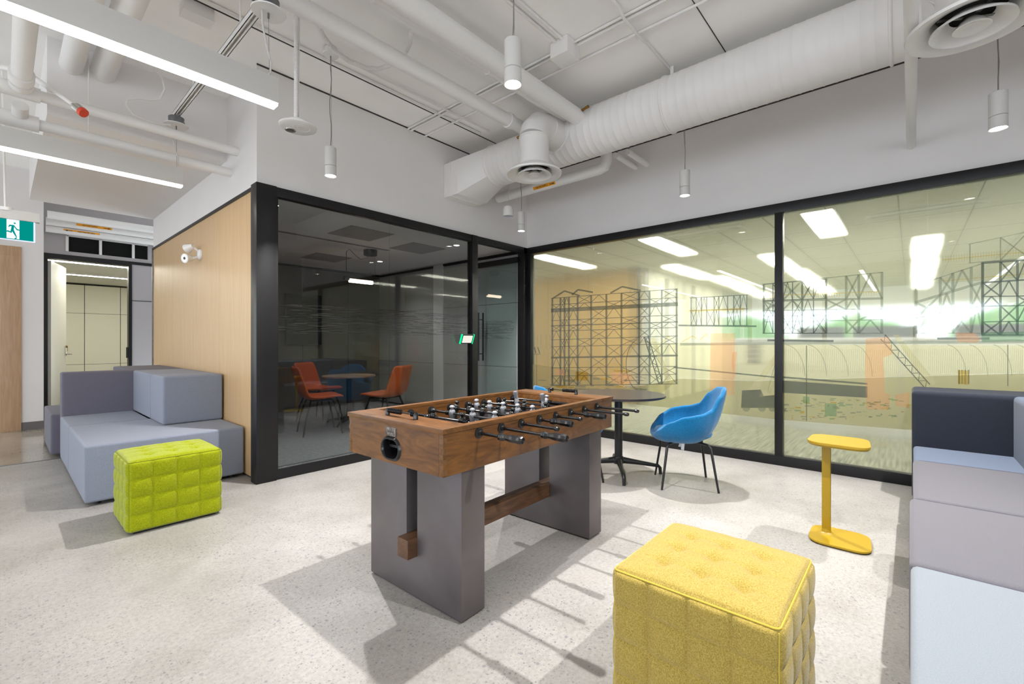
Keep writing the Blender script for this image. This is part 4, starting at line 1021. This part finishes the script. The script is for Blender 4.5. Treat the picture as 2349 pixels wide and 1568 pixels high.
# ============================================================ FURNITURE
# ---- foosball table
def foosball():
    u0, v0 = 1.269, 1.4377
    rz = math.atan2(.0267, .9997)
    # table frame origin: near right corner of the box on the floor
    ex = Vector((math.cos(rz), math.sin(rz), 0)); ey = Vector((-math.sin(rz), math.cos(rz), 0))
    org = Vector((1.2305, 1.471, 0))
    t = thing('foosball_table', org, rz, 'wooden football table with black rods on slotted steel slab legs', 'game table')
    L, Wd, zt, zb = 1.495, .733, .8845, .679
    wall = .033; end = .148
    # box: sides
    for ya in (0, Wd - .028): MB().box(0, L, ya, ya + .028, zb, zt - .024).build('side_board', M['table'], t, bevel=.002)
    # front board with ball slot (prism with hole approximated by ring strips)
    hy, hz, hw, hh = Wd / 2, .748, .066, .046
    def stad(hw, hh, n=10):
        pts = []
        r = hh
        for k in range(n + 1): a = -PI / 2 + PI * k / n; pts.append((hw - r + r * math.cos(a), r * math.sin(a)))
        for k in range(n + 1): a = PI / 2 + PI * k / n; pts.append((-(hw - r) + r * math.cos(a), r * math.sin(a)))
        return pts
    st = stad(hw, hh); n = len(st)
    def outer(p):
        y, z = p; oy, oz = (Wd - .056) / 2, 0
        z0, z1 = zb - hz, zt - .024 - hz
        sc = 1e9
        if y > 1e-9: sc = min(sc, oy / y)
        if y < -1e-9: sc = min(sc, -oy / y)
        if z > 1e-9: sc = min(sc, z1 / z)
        if z < -1e-9: sc = min(sc, z0 / z)
        return (y * sc, z * sc)
    corners = []
    for sgn_x, X in ((0, 0), (1, L - .03)):
        b = MB(); vs = []
        ins = st; outs = [outer(p) for p in st]
        # insert corners by snapping closest
        z0, z1 = zb - hz, zt - .024 - hz; oy = (Wd - .056) / 2
        for cy, cz in ((oy, z0), (oy, z1), (-oy, z1), (-oy, z0)):
            k = min(range(n), key=lambda i: (outs[i][0] - cy) ** 2 + (outs[i][1] - cz) ** 2); outs[k] = (cy, cz)
        for xx in (X, X + .03):
            vs += [(xx, hy + y, hz + z) for y, z in ins] + [(xx, hy + y, hz + z) for y, z in outs]
        fs = []
        for k in range(n):
            j = (k + 1) % n
            fs.append((k, j, n + j, n + k)); fs.append((2 * n + k, 3 * n + k, 3 * n + j, 2 * n + j)); fs.append((k, 2 * n + k, 2 * n + j, j)); fs.append((n + k, n + j, 3 * n + j, 3 * n + k))
        b.add(vs, fs)
        if sgn_x == 0: fb = b.build('front_board', M['tabley'], t, angle=20)
        else: b.build('end_board', M['tabley'], t, angle=20)
    # dovetail marks at the front corner
    b = MB()
    for k in range(4):
        b.box(-.0012, .020, -.0012, .0, zb + .008 + k * .045, zb + .030 + k * .045)
        b.box(-.0012, .0, -.0, .024, zb + .03 + k * .045, zb + .050 + k * .045)
        b.box(-.0012, .0, Wd - .018, Wd + .0012, zb + .03 + k * .045, zb + .050 + k * .045)
    b.build('dovetail', M['tablem'], t)
    # bottom
    MB().box(.03, L - .03, .028, Wd - .028, zb, zb + .015).build('bottom_board', M['darkhole'], t)
    # rim
    b = MB(); o = .008
    
    for xa, xb in ((-o, end), (L - end, L + o)): MB().box(xa, xb, -o, Wd + o, zt - .022, zt).build('end_rim', M['tabley'], t, bevel=.0015)
    for ya, yb in ((-o, wall), (Wd - wall, Wd + o)): MB().box(end, L - end, ya, yb, zt - .022, zt).build('top_rim', M['table'], t, bevel=.0015)
    
    # inner walls
    b = MB().box(end, L - end, wall - .006, wall, .758, zt - .022).box(end, L - end, Wd - wall, Wd - wall + .006, .758, zt - .022)
    for xx in (end - .01, L - end):
        b.box(xx, xx + .01, wall, Wd / 2 - .10, .758, zt - .022).box(xx, xx + .01, Wd / 2 + .10, Wd - wall, .758, zt - .022).box(xx, xx + .01, Wd / 2 - .10, Wd / 2 + .10, .835, zt - .022)
    b.build('inner_lining', M['table'], t)
    MB().box(.03, L - .03, wall - .004, Wd - wall + .004, .745, .757).build('playfield', M['pitch'], t)
    b = MB().box(L / 2 - .003, L / 2 + .003, wall, Wd - wall, .757, .7576)
    b.ring([(.095, .757), (.101, .757), (.101, .7577), (.095, .7577)], (L / 2, Wd / 2, 0), 'z', 40)
    for xx, s in ((end, 1), (L - end, -1)):
        for (a, c) in ((.13, .17), (.24, .24)):
            b.box(min(xx, xx + s * a), max(xx, xx + s * a), Wd / 2 - c - .003, Wd / 2 - c + .003, .757, .7576).box(min(xx, xx + s * a), max(xx, xx + s * a), Wd / 2 + c - .003, Wd / 2 + c + .003, .757, .7576)
            b.box(xx + s * a - .003, xx + s * a + .003, Wd / 2 - c, Wd / 2 + c, .757, .7576)
    b.build('pitch_markings', M['line'], t)
    # ball cup
    st2 = stad(hw - .008, hh - .008); m_ = MB(); k0 = stad(hw + .012, hh + .012); k1 = stad(hw + .005, hh + .005)
    vs = []
    for xx, rng in ((0.0, k0), (-.010, k1), (-.010, stad(hw - .002, hh - .002)), (.002, st2), (.075, stad(hw - .014, hh - .014))):
        vs += [(xx, hy + y, hz + z) for y, z in rng]
    fs = [(r * n + k, r * n + (k + 1) % n, (r + 1) * n + (k + 1) % n, (r + 1) * n + k) for r in range(4) for k in range(n)] + [tuple(range(4 * n, 5 * n))]
    m_.add(vs, fs).build('ball_return', M['blkgloss'], t, angle=50)
    # plaque
    pq = MB().box(-.003, 0, hy - .042, hy + .042, .806, .849).build('maker_plaque', M['plaque'], t, bevel=.001)
    b = MB()
    for (y0, y1, z0, z1) in ((-.039, .039, .845, .847), (-.039, .039, .808, .810), (-.039, -.037, .808, .847), (.037, .039, .808, .847)): b.box(-.0042, -.003, hy + y0, hy + y1, z0, z1)
    for k in range(8): b.box(-.0042, -.003, hy - .026 + k * .0068, hy - .0215 + k * .0068, .823, .832)
    b.ring([(.006, -.0042), (.008, -.0042), (.008, -.003), (.006, -.003)], (0, hy, .839), 'x', 12)
    b.build('plaque_relief', M['steel'], pq)
    # scorers
    for xc, fl in ((.072, 0), (L - .072, 1)):
        yc = Wd / 2 + (.02 if not fl else -.02)
        ab = MB()
        for s in (-1, 1):
            ab.tube([(xc, yc + s * .112, zt - .002), (xc, yc + s * .112, zt + .026), (xc, yc + s * .112, zt + .034)], [.0115, .0115, .007], 14)
        ab.tube([(xc, yc - .112, zt + .024), (xc, yc + .112, zt + .024)], .003, 8)
        ao = ab.build('score_rail', M['blkgloss'], t)
        bd = MB()
        for k in range(11):
            if not fl: yb = yc + .098 - k * .0115 if k < 9 else yc - .083 - (k - 9) * .013
            else: yb = yc - .098 + k * .0115 if k < 9 else yc + .085 + (k - 9) * .012
            bd.lathe([(.004, -.005), (.0115, -.003), (.013, 0), (.0115, .003), (.004, .005)], (xc, yb, zt + .024), 'y', 14)
        bd.build('score_bead', M['blkgloss'], ao)
    # rods
    fig = None
    zr = .836
    cfg = [(1, 'b', [.5], .26), (1, 'b', [.33, .67], .38), (0, 's', [.25, .5, .75], .205), (1, 'b', [.16, .33, .5, .67, .84], .212), (0, 's', [.16, .33, .5, .67, .84], .145), (1, 'b', [.25, .5, .75], .232), (0, 's', [.33, .67], .267), (0, 's', [.5], .259)]
    slide = [0, .02, -.02, .05, .02, -.02, .05, .03]
    tilt = [0, .15, 0, .2, -.1, .1, 2.9, .3]
    rot_h = [3, 1, 2, 0, 4, 2, 1, 3]
    figs = {}
    def figure(kind):
        m_ = MB()
        m_.lathe([(0, .048), (.008, .047), (.0145, .041), (.0155, .036), (.010, .030), (.0085, .025), (.016, .019), (.019, .008), (.0185, -.006), (.015, -.018), (.013, -.026), (.012, -.030), (0, -.030)], seg=18)
        m_.box(-.009, .009, -.011, .011, -.066, -.028)
        m_.box(-.012, .012, -.0125, .0125, -.078, -.058)
        return m_
    for i, (near, kd, ps, ext) in enumerate(cfg):
        x = .213 + .1539 * i
        ynear = -ext; yfar = Wd + (.05 if near else .19)
        e = bpy.data.objects.new('rod', None)
        if near: rod0, rod1 = ynear + .03, yfar
        else: rod0, rod1 = ynear, yfar - .03
        ro = MB().tube([(0, rod0, 0), (0, rod1, 0)], .0075, 14).build('rod', M['blkgloss'], t, loc=(x, 0, zr))
        b = MB()
        for yy, s in ((-.001, -1), (Wd + .001, 1)):
            b.lathe([(.025, 0), (.025, .004 * s), (.013, .007 * s), (.012, .018 * s), (.0078, .018 * s)], (0, yy, 0), 'y', 24)
        for yy, s in ((wall + .0, 1), (Wd - wall - .0, -1)):
            b.lathe([(.025, 0), (.025, .004 * s), (.013, .007 * s), (.012, .012 * s), (.0078, .012 * s)], (0, yy, 0), 'y', 24)
        b.build('bearing', M['blk'], ro)
        # handle and end cap
        def handle(y0, s):
            pr = [(.010, 0), (.0155, .004), (.0175, .014), (.0165, .024), (.0125, .036), (.0125, .048), (.0165, .066), (.0175, .090), (.0175, .128), (.014, .136), (0, .138)]
            return MB().lathe([(r, -s * h) for r, h in pr], (0, y0, 0), 'y', 8)
        def cap(y0, s): return MB().lathe([(.0078, 0), (.0115, -.004 * s), (.0115, -.02 * s), (.008, -.026 * s), (0, -.027 * s)], (0, y0, 0), 'y', 14)
        if near:
            handle(ynear + .138, 1).build('handle', M['blkgloss'], ro, angle=25); cap(yfar, -1).build('end_cap', M['blkgloss'], ro)
        else:
            handle(yfar - .138, -1).build('handle', M['blkgloss'], ro, angle=25); cap(ynear, 1).build('end_cap', M['blkgloss'], ro)
        sp = MB()
        inner0, inner1 = wall, Wd - wall
        ys_ = [inner0 + (inner1 - inner0) * p + slide[i] for p in ps]
        for yy, s in ((min(ys_) - .045, 1), (max(ys_) + .045, -1)):
            for k in range(4): sp.ring([(.008, -.003), (.0135, -.002), (.0135, .002), (.008, .003)], (0, yy + s * k * .007, 0), 'y', 14)
        sp.build('bumper', M['blkgloss'], ro)
        for yy in ys_:
            if kd not in figs:
                f = figure(kd).build('player_figure', M['blkgloss'] if kd == 'b' else M['silver'], ro, angle=50); figs[kd] = f
            else:
                f = figs[kd].copy(); COL.objects.link(f); f.parent = ro
            f.location = (0, yy, 0); f.rotation_euler = (0, tilt[i], 0)
    # slab legs with slot
    lw = .7035; y0 = (Wd - lw) / 2
    g0, g1 = y0 + .309, y0 + .309 + .084
    for xx in (.119, L - .119 - .149):
        pf = [(y0, .010), (y0 + lw, .010), (y0 + lw, zb - .001), (g1, zb - .001), (g1, .207), (g0, .207), (g0, zb - .001), (y0, zb - .001)]
        nn = len(pf); vv = [(xx, a_, b_) for a_, b_ in pf] + [(xx + .149, a_, b_) for a_, b_ in pf]
        MB().add(vv, [tuple(range(nn)), tuple(range(2 * nn - 1, nn - 1, -1))] + [(i_, (i_ + 1) % nn, nn + (i_ + 1) % nn, nn + i_) for i_ in range(nn)]).build('slab_leg', M['steel'], t, bevel=.0015)
        MB().box(xx + .01, xx + .139, y0 + .012, y0 + lw - .012, .0005, .010).build('leg_foot', M['blk'], t)
        MB().box(xx, xx + .149, g0, g1, zb - .03, zb - .001).build('slot_cap', M['darkhole'], t)
    MB().box(.064, L - .064, g0 + .0015, g1 - .0015, .2085, .302).build('stretcher', M['tabled'], t, bevel=.002)
    b = MB()
    for xx in (.36,): b.box(xx, xx + .045, g0 - .002, g1 + .002, .205, .3055)
    b.build('steel_band', M['steel'], t)
    return t
foosball()

# ---- tufted ottomans
def tufted(name, sx, sy, h, nc, nr, m, ms, loc, rz, label, bulge=.017, N=60, top_tufts=3):
    t = thing(name, loc, rz, label, 'ottoman', 'tufted wool ottomans')
    bm = bmesh.new(); hx, hy, hz = sx / 2, sy / 2, h / 2; r = .022
    vs = {}
    def V(p):
        k = (round(p[0], 5), round(p[1], 5), round(p[2], 5))
        if k not in vs: vs[k] = bm.verts.new(p)
        return vs[k]
    for ax in range(3):
        for sg in (-1, 1):
            a1, a2 = [(1, 2), (0, 2), (0, 1)][ax]; ext = (hx, hy, hz)
            grid = []
            for i in range(N + 1):
                row = []
                for j in range(N + 1):
                    p = [0, 0, 0]; p[ax] = sg * ext[ax]; p[a1] = -ext[a1] + 2 * ext[a1] * i / N; p[a2] = -ext[a2] + 2 * ext[a2] * j / N
                    row.append(V(p))
                grid.append(row)
            for i in range(N):
                for j in range(N): bm.faces.new((grid[i][j], grid[i + 1][j], grid[i + 1][j + 1], grid[i][j + 1]))
    bmesh.ops.recalc_face_normals(bm, faces=bm.faces)
    def cell(u, n): return abs(math.sin(PI * u * n))
    for v in bm.verts:
        p = v.co.copy(); e = (hx, hy, hz); d = Vector((0, 0, 0))
        u = [min(1.0, max(0.0, (p[i] / e[i] + 1) / 2)) for i in range(3)]
        for ax in range(2):
            if abs(abs(p[ax]) - e[ax]) < 1e-6:
                o1 = 1 - ax
                c1 = cell(u[o1], nc) ; c2 = cell(u[2], nr)
                bl = (c1 ** .38) * (c2 ** .38)
                env = min(1, 6 * min(u[o1], 1 - u[o1])) ** .5 * min(1, 6 * min(u[2], 1 - u[2])) ** .5
                # broad swelling of the whole side + cushions
                broad = .006 * math.sin(PI * u[o1]) ** .6 * math.sin(PI * u[2]) ** .6 if 0 < u[o1] < 1 and 0 < u[2] < 1 else 0
                d[ax] += math.copysign(bulge * (bl * .85 + .0) + broad - bulge * .25 * env, p[ax])
        if abs(p[2] - hz) < 1e-6:
            s_ = (max(0, math.sin(PI * u[0])) * max(0, math.sin(PI * u[1]))) ** .35
            dz = .024 * s_
            for a in range(1, nc):
                for b_ in range(1, nc):
                    dd_ = ((u[0] - a / nc) * sx) ** 2 + ((u[1] - b_ / nc) * sy) ** 2
                    dz -= .020 * math.exp(-dd_ / .0007)
            lines = min(min(abs(u[0] - a / nc) * sx for a in range(1, nc)), min(abs(u[1] - a / nc) * sy for a in range(1, nc)))
            dz -= .004 * math.exp(-(lines ** 2) / .00016) * s_
            d.z += dz
        inner = Vector([max(-e[i] + r, min(e[i] - r, p[i])) for i in range(3)])
        q = p - inner
        if q.length > 1e-9: p = inner + q.normalized() * r
        v.co = p + d + Vector((0, 0, hz))
    me = bpy.data.meshes.new('tufted_cover'); bm.to_mesh(me); bm.free(); me.materials.append(m); me.shade_smooth()
    o = bpy.data.objects.new('tufted_cover', me); COL.objects.link(o); o.parent = t; o.location = (0, 0, .012)
    z = h + .012 - .005; q = .006
    pts = []
    for cx_, cy_, a0 in ((hx, hy, 0), (-hx, hy, PI / 2), (-hx, -hy, PI), (hx, -hy, 1.5 * PI)):
        sx_, sy_ = (1 if cx_ > 0 else -1), (1 if cy_ > 0 else -1)
        for k in range(5):
            a = a0 + k * PI / 8; pts.append((cx_ - sx_ * .02 + .017 * math.cos(a), cy_ - sy_ * .02 + .017 * math.sin(a), z))
    MB().tube(pts + [pts[0]], .0028, 6).build('piping', ms, t)
    b = MB()
    for cx_ in (-1, 1):
        for cy_ in (-1, 1): b.tube([(cx_ * (hx - .0055), cy_ * (hy - .0055), .03), (cx_ * (hx - .0055), cy_ * (hy - .0055), h - .004)], .0022, 6)
    b.build('corner_seam', ms, t)
    MB().box(-hx + .03, hx - .03, -hy + .03, hy - .03, .0, .016).build('foot_frame', M['blk'], t)
    return t
tufted('tufted_ottoman', .525, .50, .462, 4, 4, M['lime'], M['limes'], (.806, 4.02, 0), 0, 'lime green quilted wool cube standing before the left grey sofa')
tufted('tufted_ottoman', .53, .505, .465, 4, 4, M['yel'], M['yels'], (1.655, .515, 0), 0, 'pale yellow quilted wool cube in the right foreground')

# ---- round black table
t = thing('cafe_table', (3.92, 2.10, 0), 0, 'round black cafe table on a four leg pedestal behind the football table', 'table')
MB().lathe([(0, .728), (.405, .728), (.43, .736), (.432, .752), (.43, .755), (0, .755)], seg=64).build('tabletop', M['tabletop'], t)
MB().tube([(0, 0, .13), (0, 0, .70)], .037, 24).lathe([(0, .70), (.12, .70), (.12, .728), (0, .728)], seg=24).build('column', M['blk'], t)
MB().lathe([(0, .085), (.045, .09), (.055, .12), (.042, .16), (0, .165)], seg=24).build('hub', M['blk'], t)
for k in range(4):
    a = math.radians(-145 + 90 * k); c_, s_ = math.cos(a), math.sin(a)
    MB().tube([(.02 * c_, .02 * s_, .125), (.18 * c_, .18 * s_, .105), (.37 * c_, .37 * s_, .078), (.385 * c_, .385 * s_, .06), (.39 * c_, .39 * s_, .001)], [.032, .022, .016, .016, .014], 10).build('leg', M['blk'], t)
o = MB()
for k, (a, b_, l, r_) in enumerate(((.02, -.12, .09, 2.2), (.06, -.16, .07, 2.6), (-.03, -.2, .05, .4), (.1, -.1, .04, 1.2))):
    o.bar((a, b_, .7554), (a + l * math.cos(r_), b_ + l * math.sin(r_), .7554), .006, .0006)

# ---- blue shell chairs
def shell_chair(loc, rz, label):
    t = thing('shell_armchair', loc, rz, label, 'chair', 'blue wool shell chairs')
    def interp(tab, x):
        for (a, va), (b_, vb) in zip(tab, tab[1:]):
            if x <= b_:
                f = (x - a) / (b_ - a); f = f * f * (3 - 2 * f); return va + (vb - va) * f
        return tab[-1][1]
    H = [(0, .862), (.10, .855), (.20, .80), (.30, .685), (.42, .655), (.55, .635), (.68, .58), (.80, .500), (.90, .455), (1, .445)]
    R = [(0, .235), (.22, .262), (.5, .285), (.75, .285), (1, .262)]
    nT, nV = 56, 14; vs = []; zb = .385
    for i in range(nT):
        th = 2 * PI * i / nT; tt = abs((th + PI) % (2 * PI) - PI) / PI   # 0 back, 1 front
        h = interp(H, tt); rr = interp(R, tt)
        for j in range(nV + 1):
            s = j / nV
            f = min(1, (1 - (1 - s) ** 2.1)); rad = rr * f
            z = zb + (h - zb) * (s ** 2.0)
            lean = .085 * max(0, 1 - tt * 3.2) * s ** 2 + .012 * s
            if j == 0: rad = .0
            rad2 = rad + lean
            x = -rad2 * math.cos(th) if j else 0; y = rad2 * math.sin(th) * 1.02 if j else 0
            vs.append((x, y, z))
    fs = [(i * (nV + 1) + j, ((i + 1) % nT) * (nV + 1) + j, ((i + 1) % nT) * (nV + 1) + j + 1, i * (nV + 1) + j + 1) for i in range(nT) for j in range(nV)]
    o = MB().add(vs, fs).build('shell', M['blue'], t, angle=180)
    bm = bmesh.new(); bm.from_mesh(o.data); bmesh.ops.remove_doubles(bm, verts=bm.verts, dist=.0005); bmesh.ops.recalc_face_normals(bm, faces=bm.faces); bm.to_mesh(o.data); bm.free(); o.data.shade_smooth()
    so = o.modifiers.new('padding', 'SOLIDIFY'); so.thickness = .042; so.offset = 0
    sb = o.modifiers.new('smooth', 'SUBSURF'); sb.levels = 1; sb.render_levels = 2
    m_ = MB(); vs = []; n = 32
    pr = [(0, .415), (.12, .415), (.2, .42), (.232, .44), (.238, .462), (.225, .482), (.17, .494), (0, .498)]
    for r_, z in pr:
        for k in range(n):
            a = 2 * PI * k / n; c_, s_ = math.cos(a), math.sin(a)
            e_ = (abs(c_) ** 2.6 + abs(s_) ** 2.6) ** (-1 / 2.6)
            vs.append((.02 + r_ * c_ * e_, r_ * s_ * e_ * .92, z))
    fs = [(i * n + k, i * n + (k + 1) % n, (i + 1) * n + (k + 1) % n, (i + 1) * n + k) for i in range(len(pr) - 1) for k in range(n)]
    m_.add(vs, fs).build('seat_cushion', M['blue'], t, angle=180)
    for sx in (-1, 1):
        for sy in (-1, 1):
            MB().tube([(sx * .10, sy * .10, .385), (sx * .155, sy * .155, .378), (sx * .175, sy * .175, .355), (sx * .225, sy * .225, .001)], [.010, .011, .0115, .009], 10).build('leg', M['blk'], t)
    MB().tube([(-.10, -.10, .383), (.10, .10, .383)], .010, 8).tube([(-.10, .10, .383), (.10, -.10, .383)], .010, 8).build('leg_frame', M['blk'], t)
    return t
c1 = shell_chair((4.01, 1.50, 0), math.atan2(.86, -.51), 'blue wool shell chair to the right of the round black table')
tg = MB().add([(0, 0, .37), (.03, 0, .368), (.035, .01, .30), (.01, .012, .295)], [(0, 1, 2, 3)]).add([(.02, .0, .37), (.045, .02, .37), (.06, .03, .33), (.04, .02, .325)], [(0, 1, 2, 3)]).build('care_tag', M['enamel'], c1, smooth=False)
tg.modifiers.new('thick', 'SOLIDIFY').thickness = .001
shell_chair((3.47, 2.36, 0), math.atan2(-.5, .85), 'blue shell chair mostly hidden behind the football table')

# ---- mustard side table
def rrect(pts, r, n=6):
    out = []; m_ = len(pts)
    for i in range(m_):
        p = Vector(pts[i]); a = (Vector(pts[i - 1]) - p).normalized(); b_ = (Vector(pts[(i + 1) % m_]) - p).normalized()
        rr = r if not isinstance(r, (list, tuple)) else r[i]
        for k in range(n + 1):
            f = k / n; q = p + a * rr * (1 - f) ** 2 + b_ * rr * f ** 2
            out.append((q.x, q.y))
    return out
def slab(poly, z0, z1, ch):
    c = Vector((sum(p[0] for p in poly) / len(poly), sum(p[1] for p in poly) / len(poly)))
    m_ = MB(); n = len(poly); vs = []
    for z, s in ((z0, 1 - ch * 2), (z0 + (z1 - z0) * .45, 1.0), (z1 - .002, 1.0), (z1, 1 - ch * .3)):
        vs += [(c.x + (p[0] - c.x) * s, c.y + (p[1] - c.y) * s, z) for p in poly]
    fs = [(i * n + k, i * n + (k + 1) % n, (i + 1) * n + (k + 1) % n, (i + 1) * n + k) for i in range(3) for k in range(n)] + [tuple(reversed(range(n))), tuple(range(3 * n, 4 * n))]
    return m_.add(vs, fs)
t = thing('side_table', (3.50, .335, 0), 0, 'mustard metal side table with an offset post beside the right seating', 'side table')
slab(rrect([(-.17, -.165), (.17, -.135), (.17, .165), (-.15, .165)], [.10, .09, .09, .10]), .604, .630, .03).build('tabletop', M['mustard'], t)
slab(rrect([(-.165, -.17), (.165, -.14), (.16, .165), (-.16, .155)], [.10, .09, .09, .10]), .004, .020, .02).build('base_plate', M['mustard'], t)
px_, py_ = .03, .075
MB().box(px_ - .012, px_ + .012, py_ - .024, py_ + .024, .018, .605).build('post', M['mustard'], t, bevel=.006, seg=3)
MB().lathe([(.055, .0195), (.04, .022), (.028, .03), (.022, .05), (0, .05)], (px_, py_, 0), 'z', 24).build('post_flare', M['mustard'], t)

# ---- left modular sofa
def cushion(name, x0, x1, y0, y1, z0, z1, m, parent, bv=.022):
    return MB().box(x0, x1, y0, y1, z0, z1).build(name, m, parent, bevel=bv, seg=4)
def feet(t, x0, x1, y0, y1):
    for x in (x0 + .08, x1 - .08):
        for y in (y0 + .08, y1 - .08): MB().lathe([(0, 0), (.022, 0), (.022, .034), (0, .034)], (x, y, 0), 'z', 12).build('foot', M['blk'], t)
LX0, LX1 = .42, 1.505
t = thing('modular_sofa', (0, 0, 0), 0, 'blue grey L shaped sofa block against the veneer wall, nearest the lime cube', 'sofa')
cushion('seat_block', LX0, LX1, 4.655, 5.87, .03, .465, M['sgrey'], t)
cushion('seat_block', LX0, 1.02, 5.873, 6.72, .03, .465, M['sgrey'], t)
cushion('backrest', 1.012, LX1, 5.265, 5.80, .468, .925, M['sgrey'], t)
cushion('backrest', 1.012, LX1, 5.803, 6.70, .468, .925, M['sgrey'], t)
cushion('back_panel', LX0 + .01, LX1, 6.70, 6.93, .03, .925, M['sdark'], t)
feet(t, LX0, LX1, 4.655, 6.9)
t = thing('modular_sofa', (0, 0, 0), 0, 'second sofa block mostly hidden behind the dark back panel of the left sofa', 'sofa')
cushion('seat_block', LX0 - .06, LX1, 6.95, 8.0, .03, .465, M['sdark'], t)
cushion('backrest', 1.0, LX1, 6.95, 8.0, .468, .925, M['sdark'], t)
feet(t, LX0, LX1, 6.95, 8.0)

# ---- right seating
t = thing('corner_sofa', (0, 0, 0), 0, 'dark backed corner sofa against the right glass wall', 'sofa')
cushion('seat_block', 4.13, 4.70, -1.6, -.012, .03, .448, M['sslate'], t, .03)
cushion('backrest', 4.70, 5.19, -1.6, -.004, .03, .872, M['schar'], t, .035)
cushion('side_backrest', 3.35, 4.70, -1.05, -.535, .03, .872, M['sslate'], t, .035)
feet(t, 4.13, 5.18, -1.6, 0)
SB = [(3.115, 4.127, -.008, 'swarm', 'warm grey bench block between the corner sofa and the next bench, at far right'), (2.19, 3.112, .006, 'swarm', 'mid grey bench block in the middle of the right seating'), (1.20, 2.187, .002, 'spale', 'palest grey bench block nearest the camera at lower right')]
for k, (x0, x1, y1, mm, lab) in enumerate(SB):
    t = thing('bench_seat', (0, 0, 0), 0, lab, 'bench', 'right bench blocks')
    y0 = -.53 if k == 0 else -1.1
    m_ = cushion('seat_block', x0, x1, y0, y1, .03, .45, M[mm], t, .03)
    MB().tube([(x1 - .012, y0 + .02, .447), (x1 - .012, y1 - .03, .447)], .004, 6).build('piping', M['piping'], t)
    feet(t, x0, x1, y0, y1)
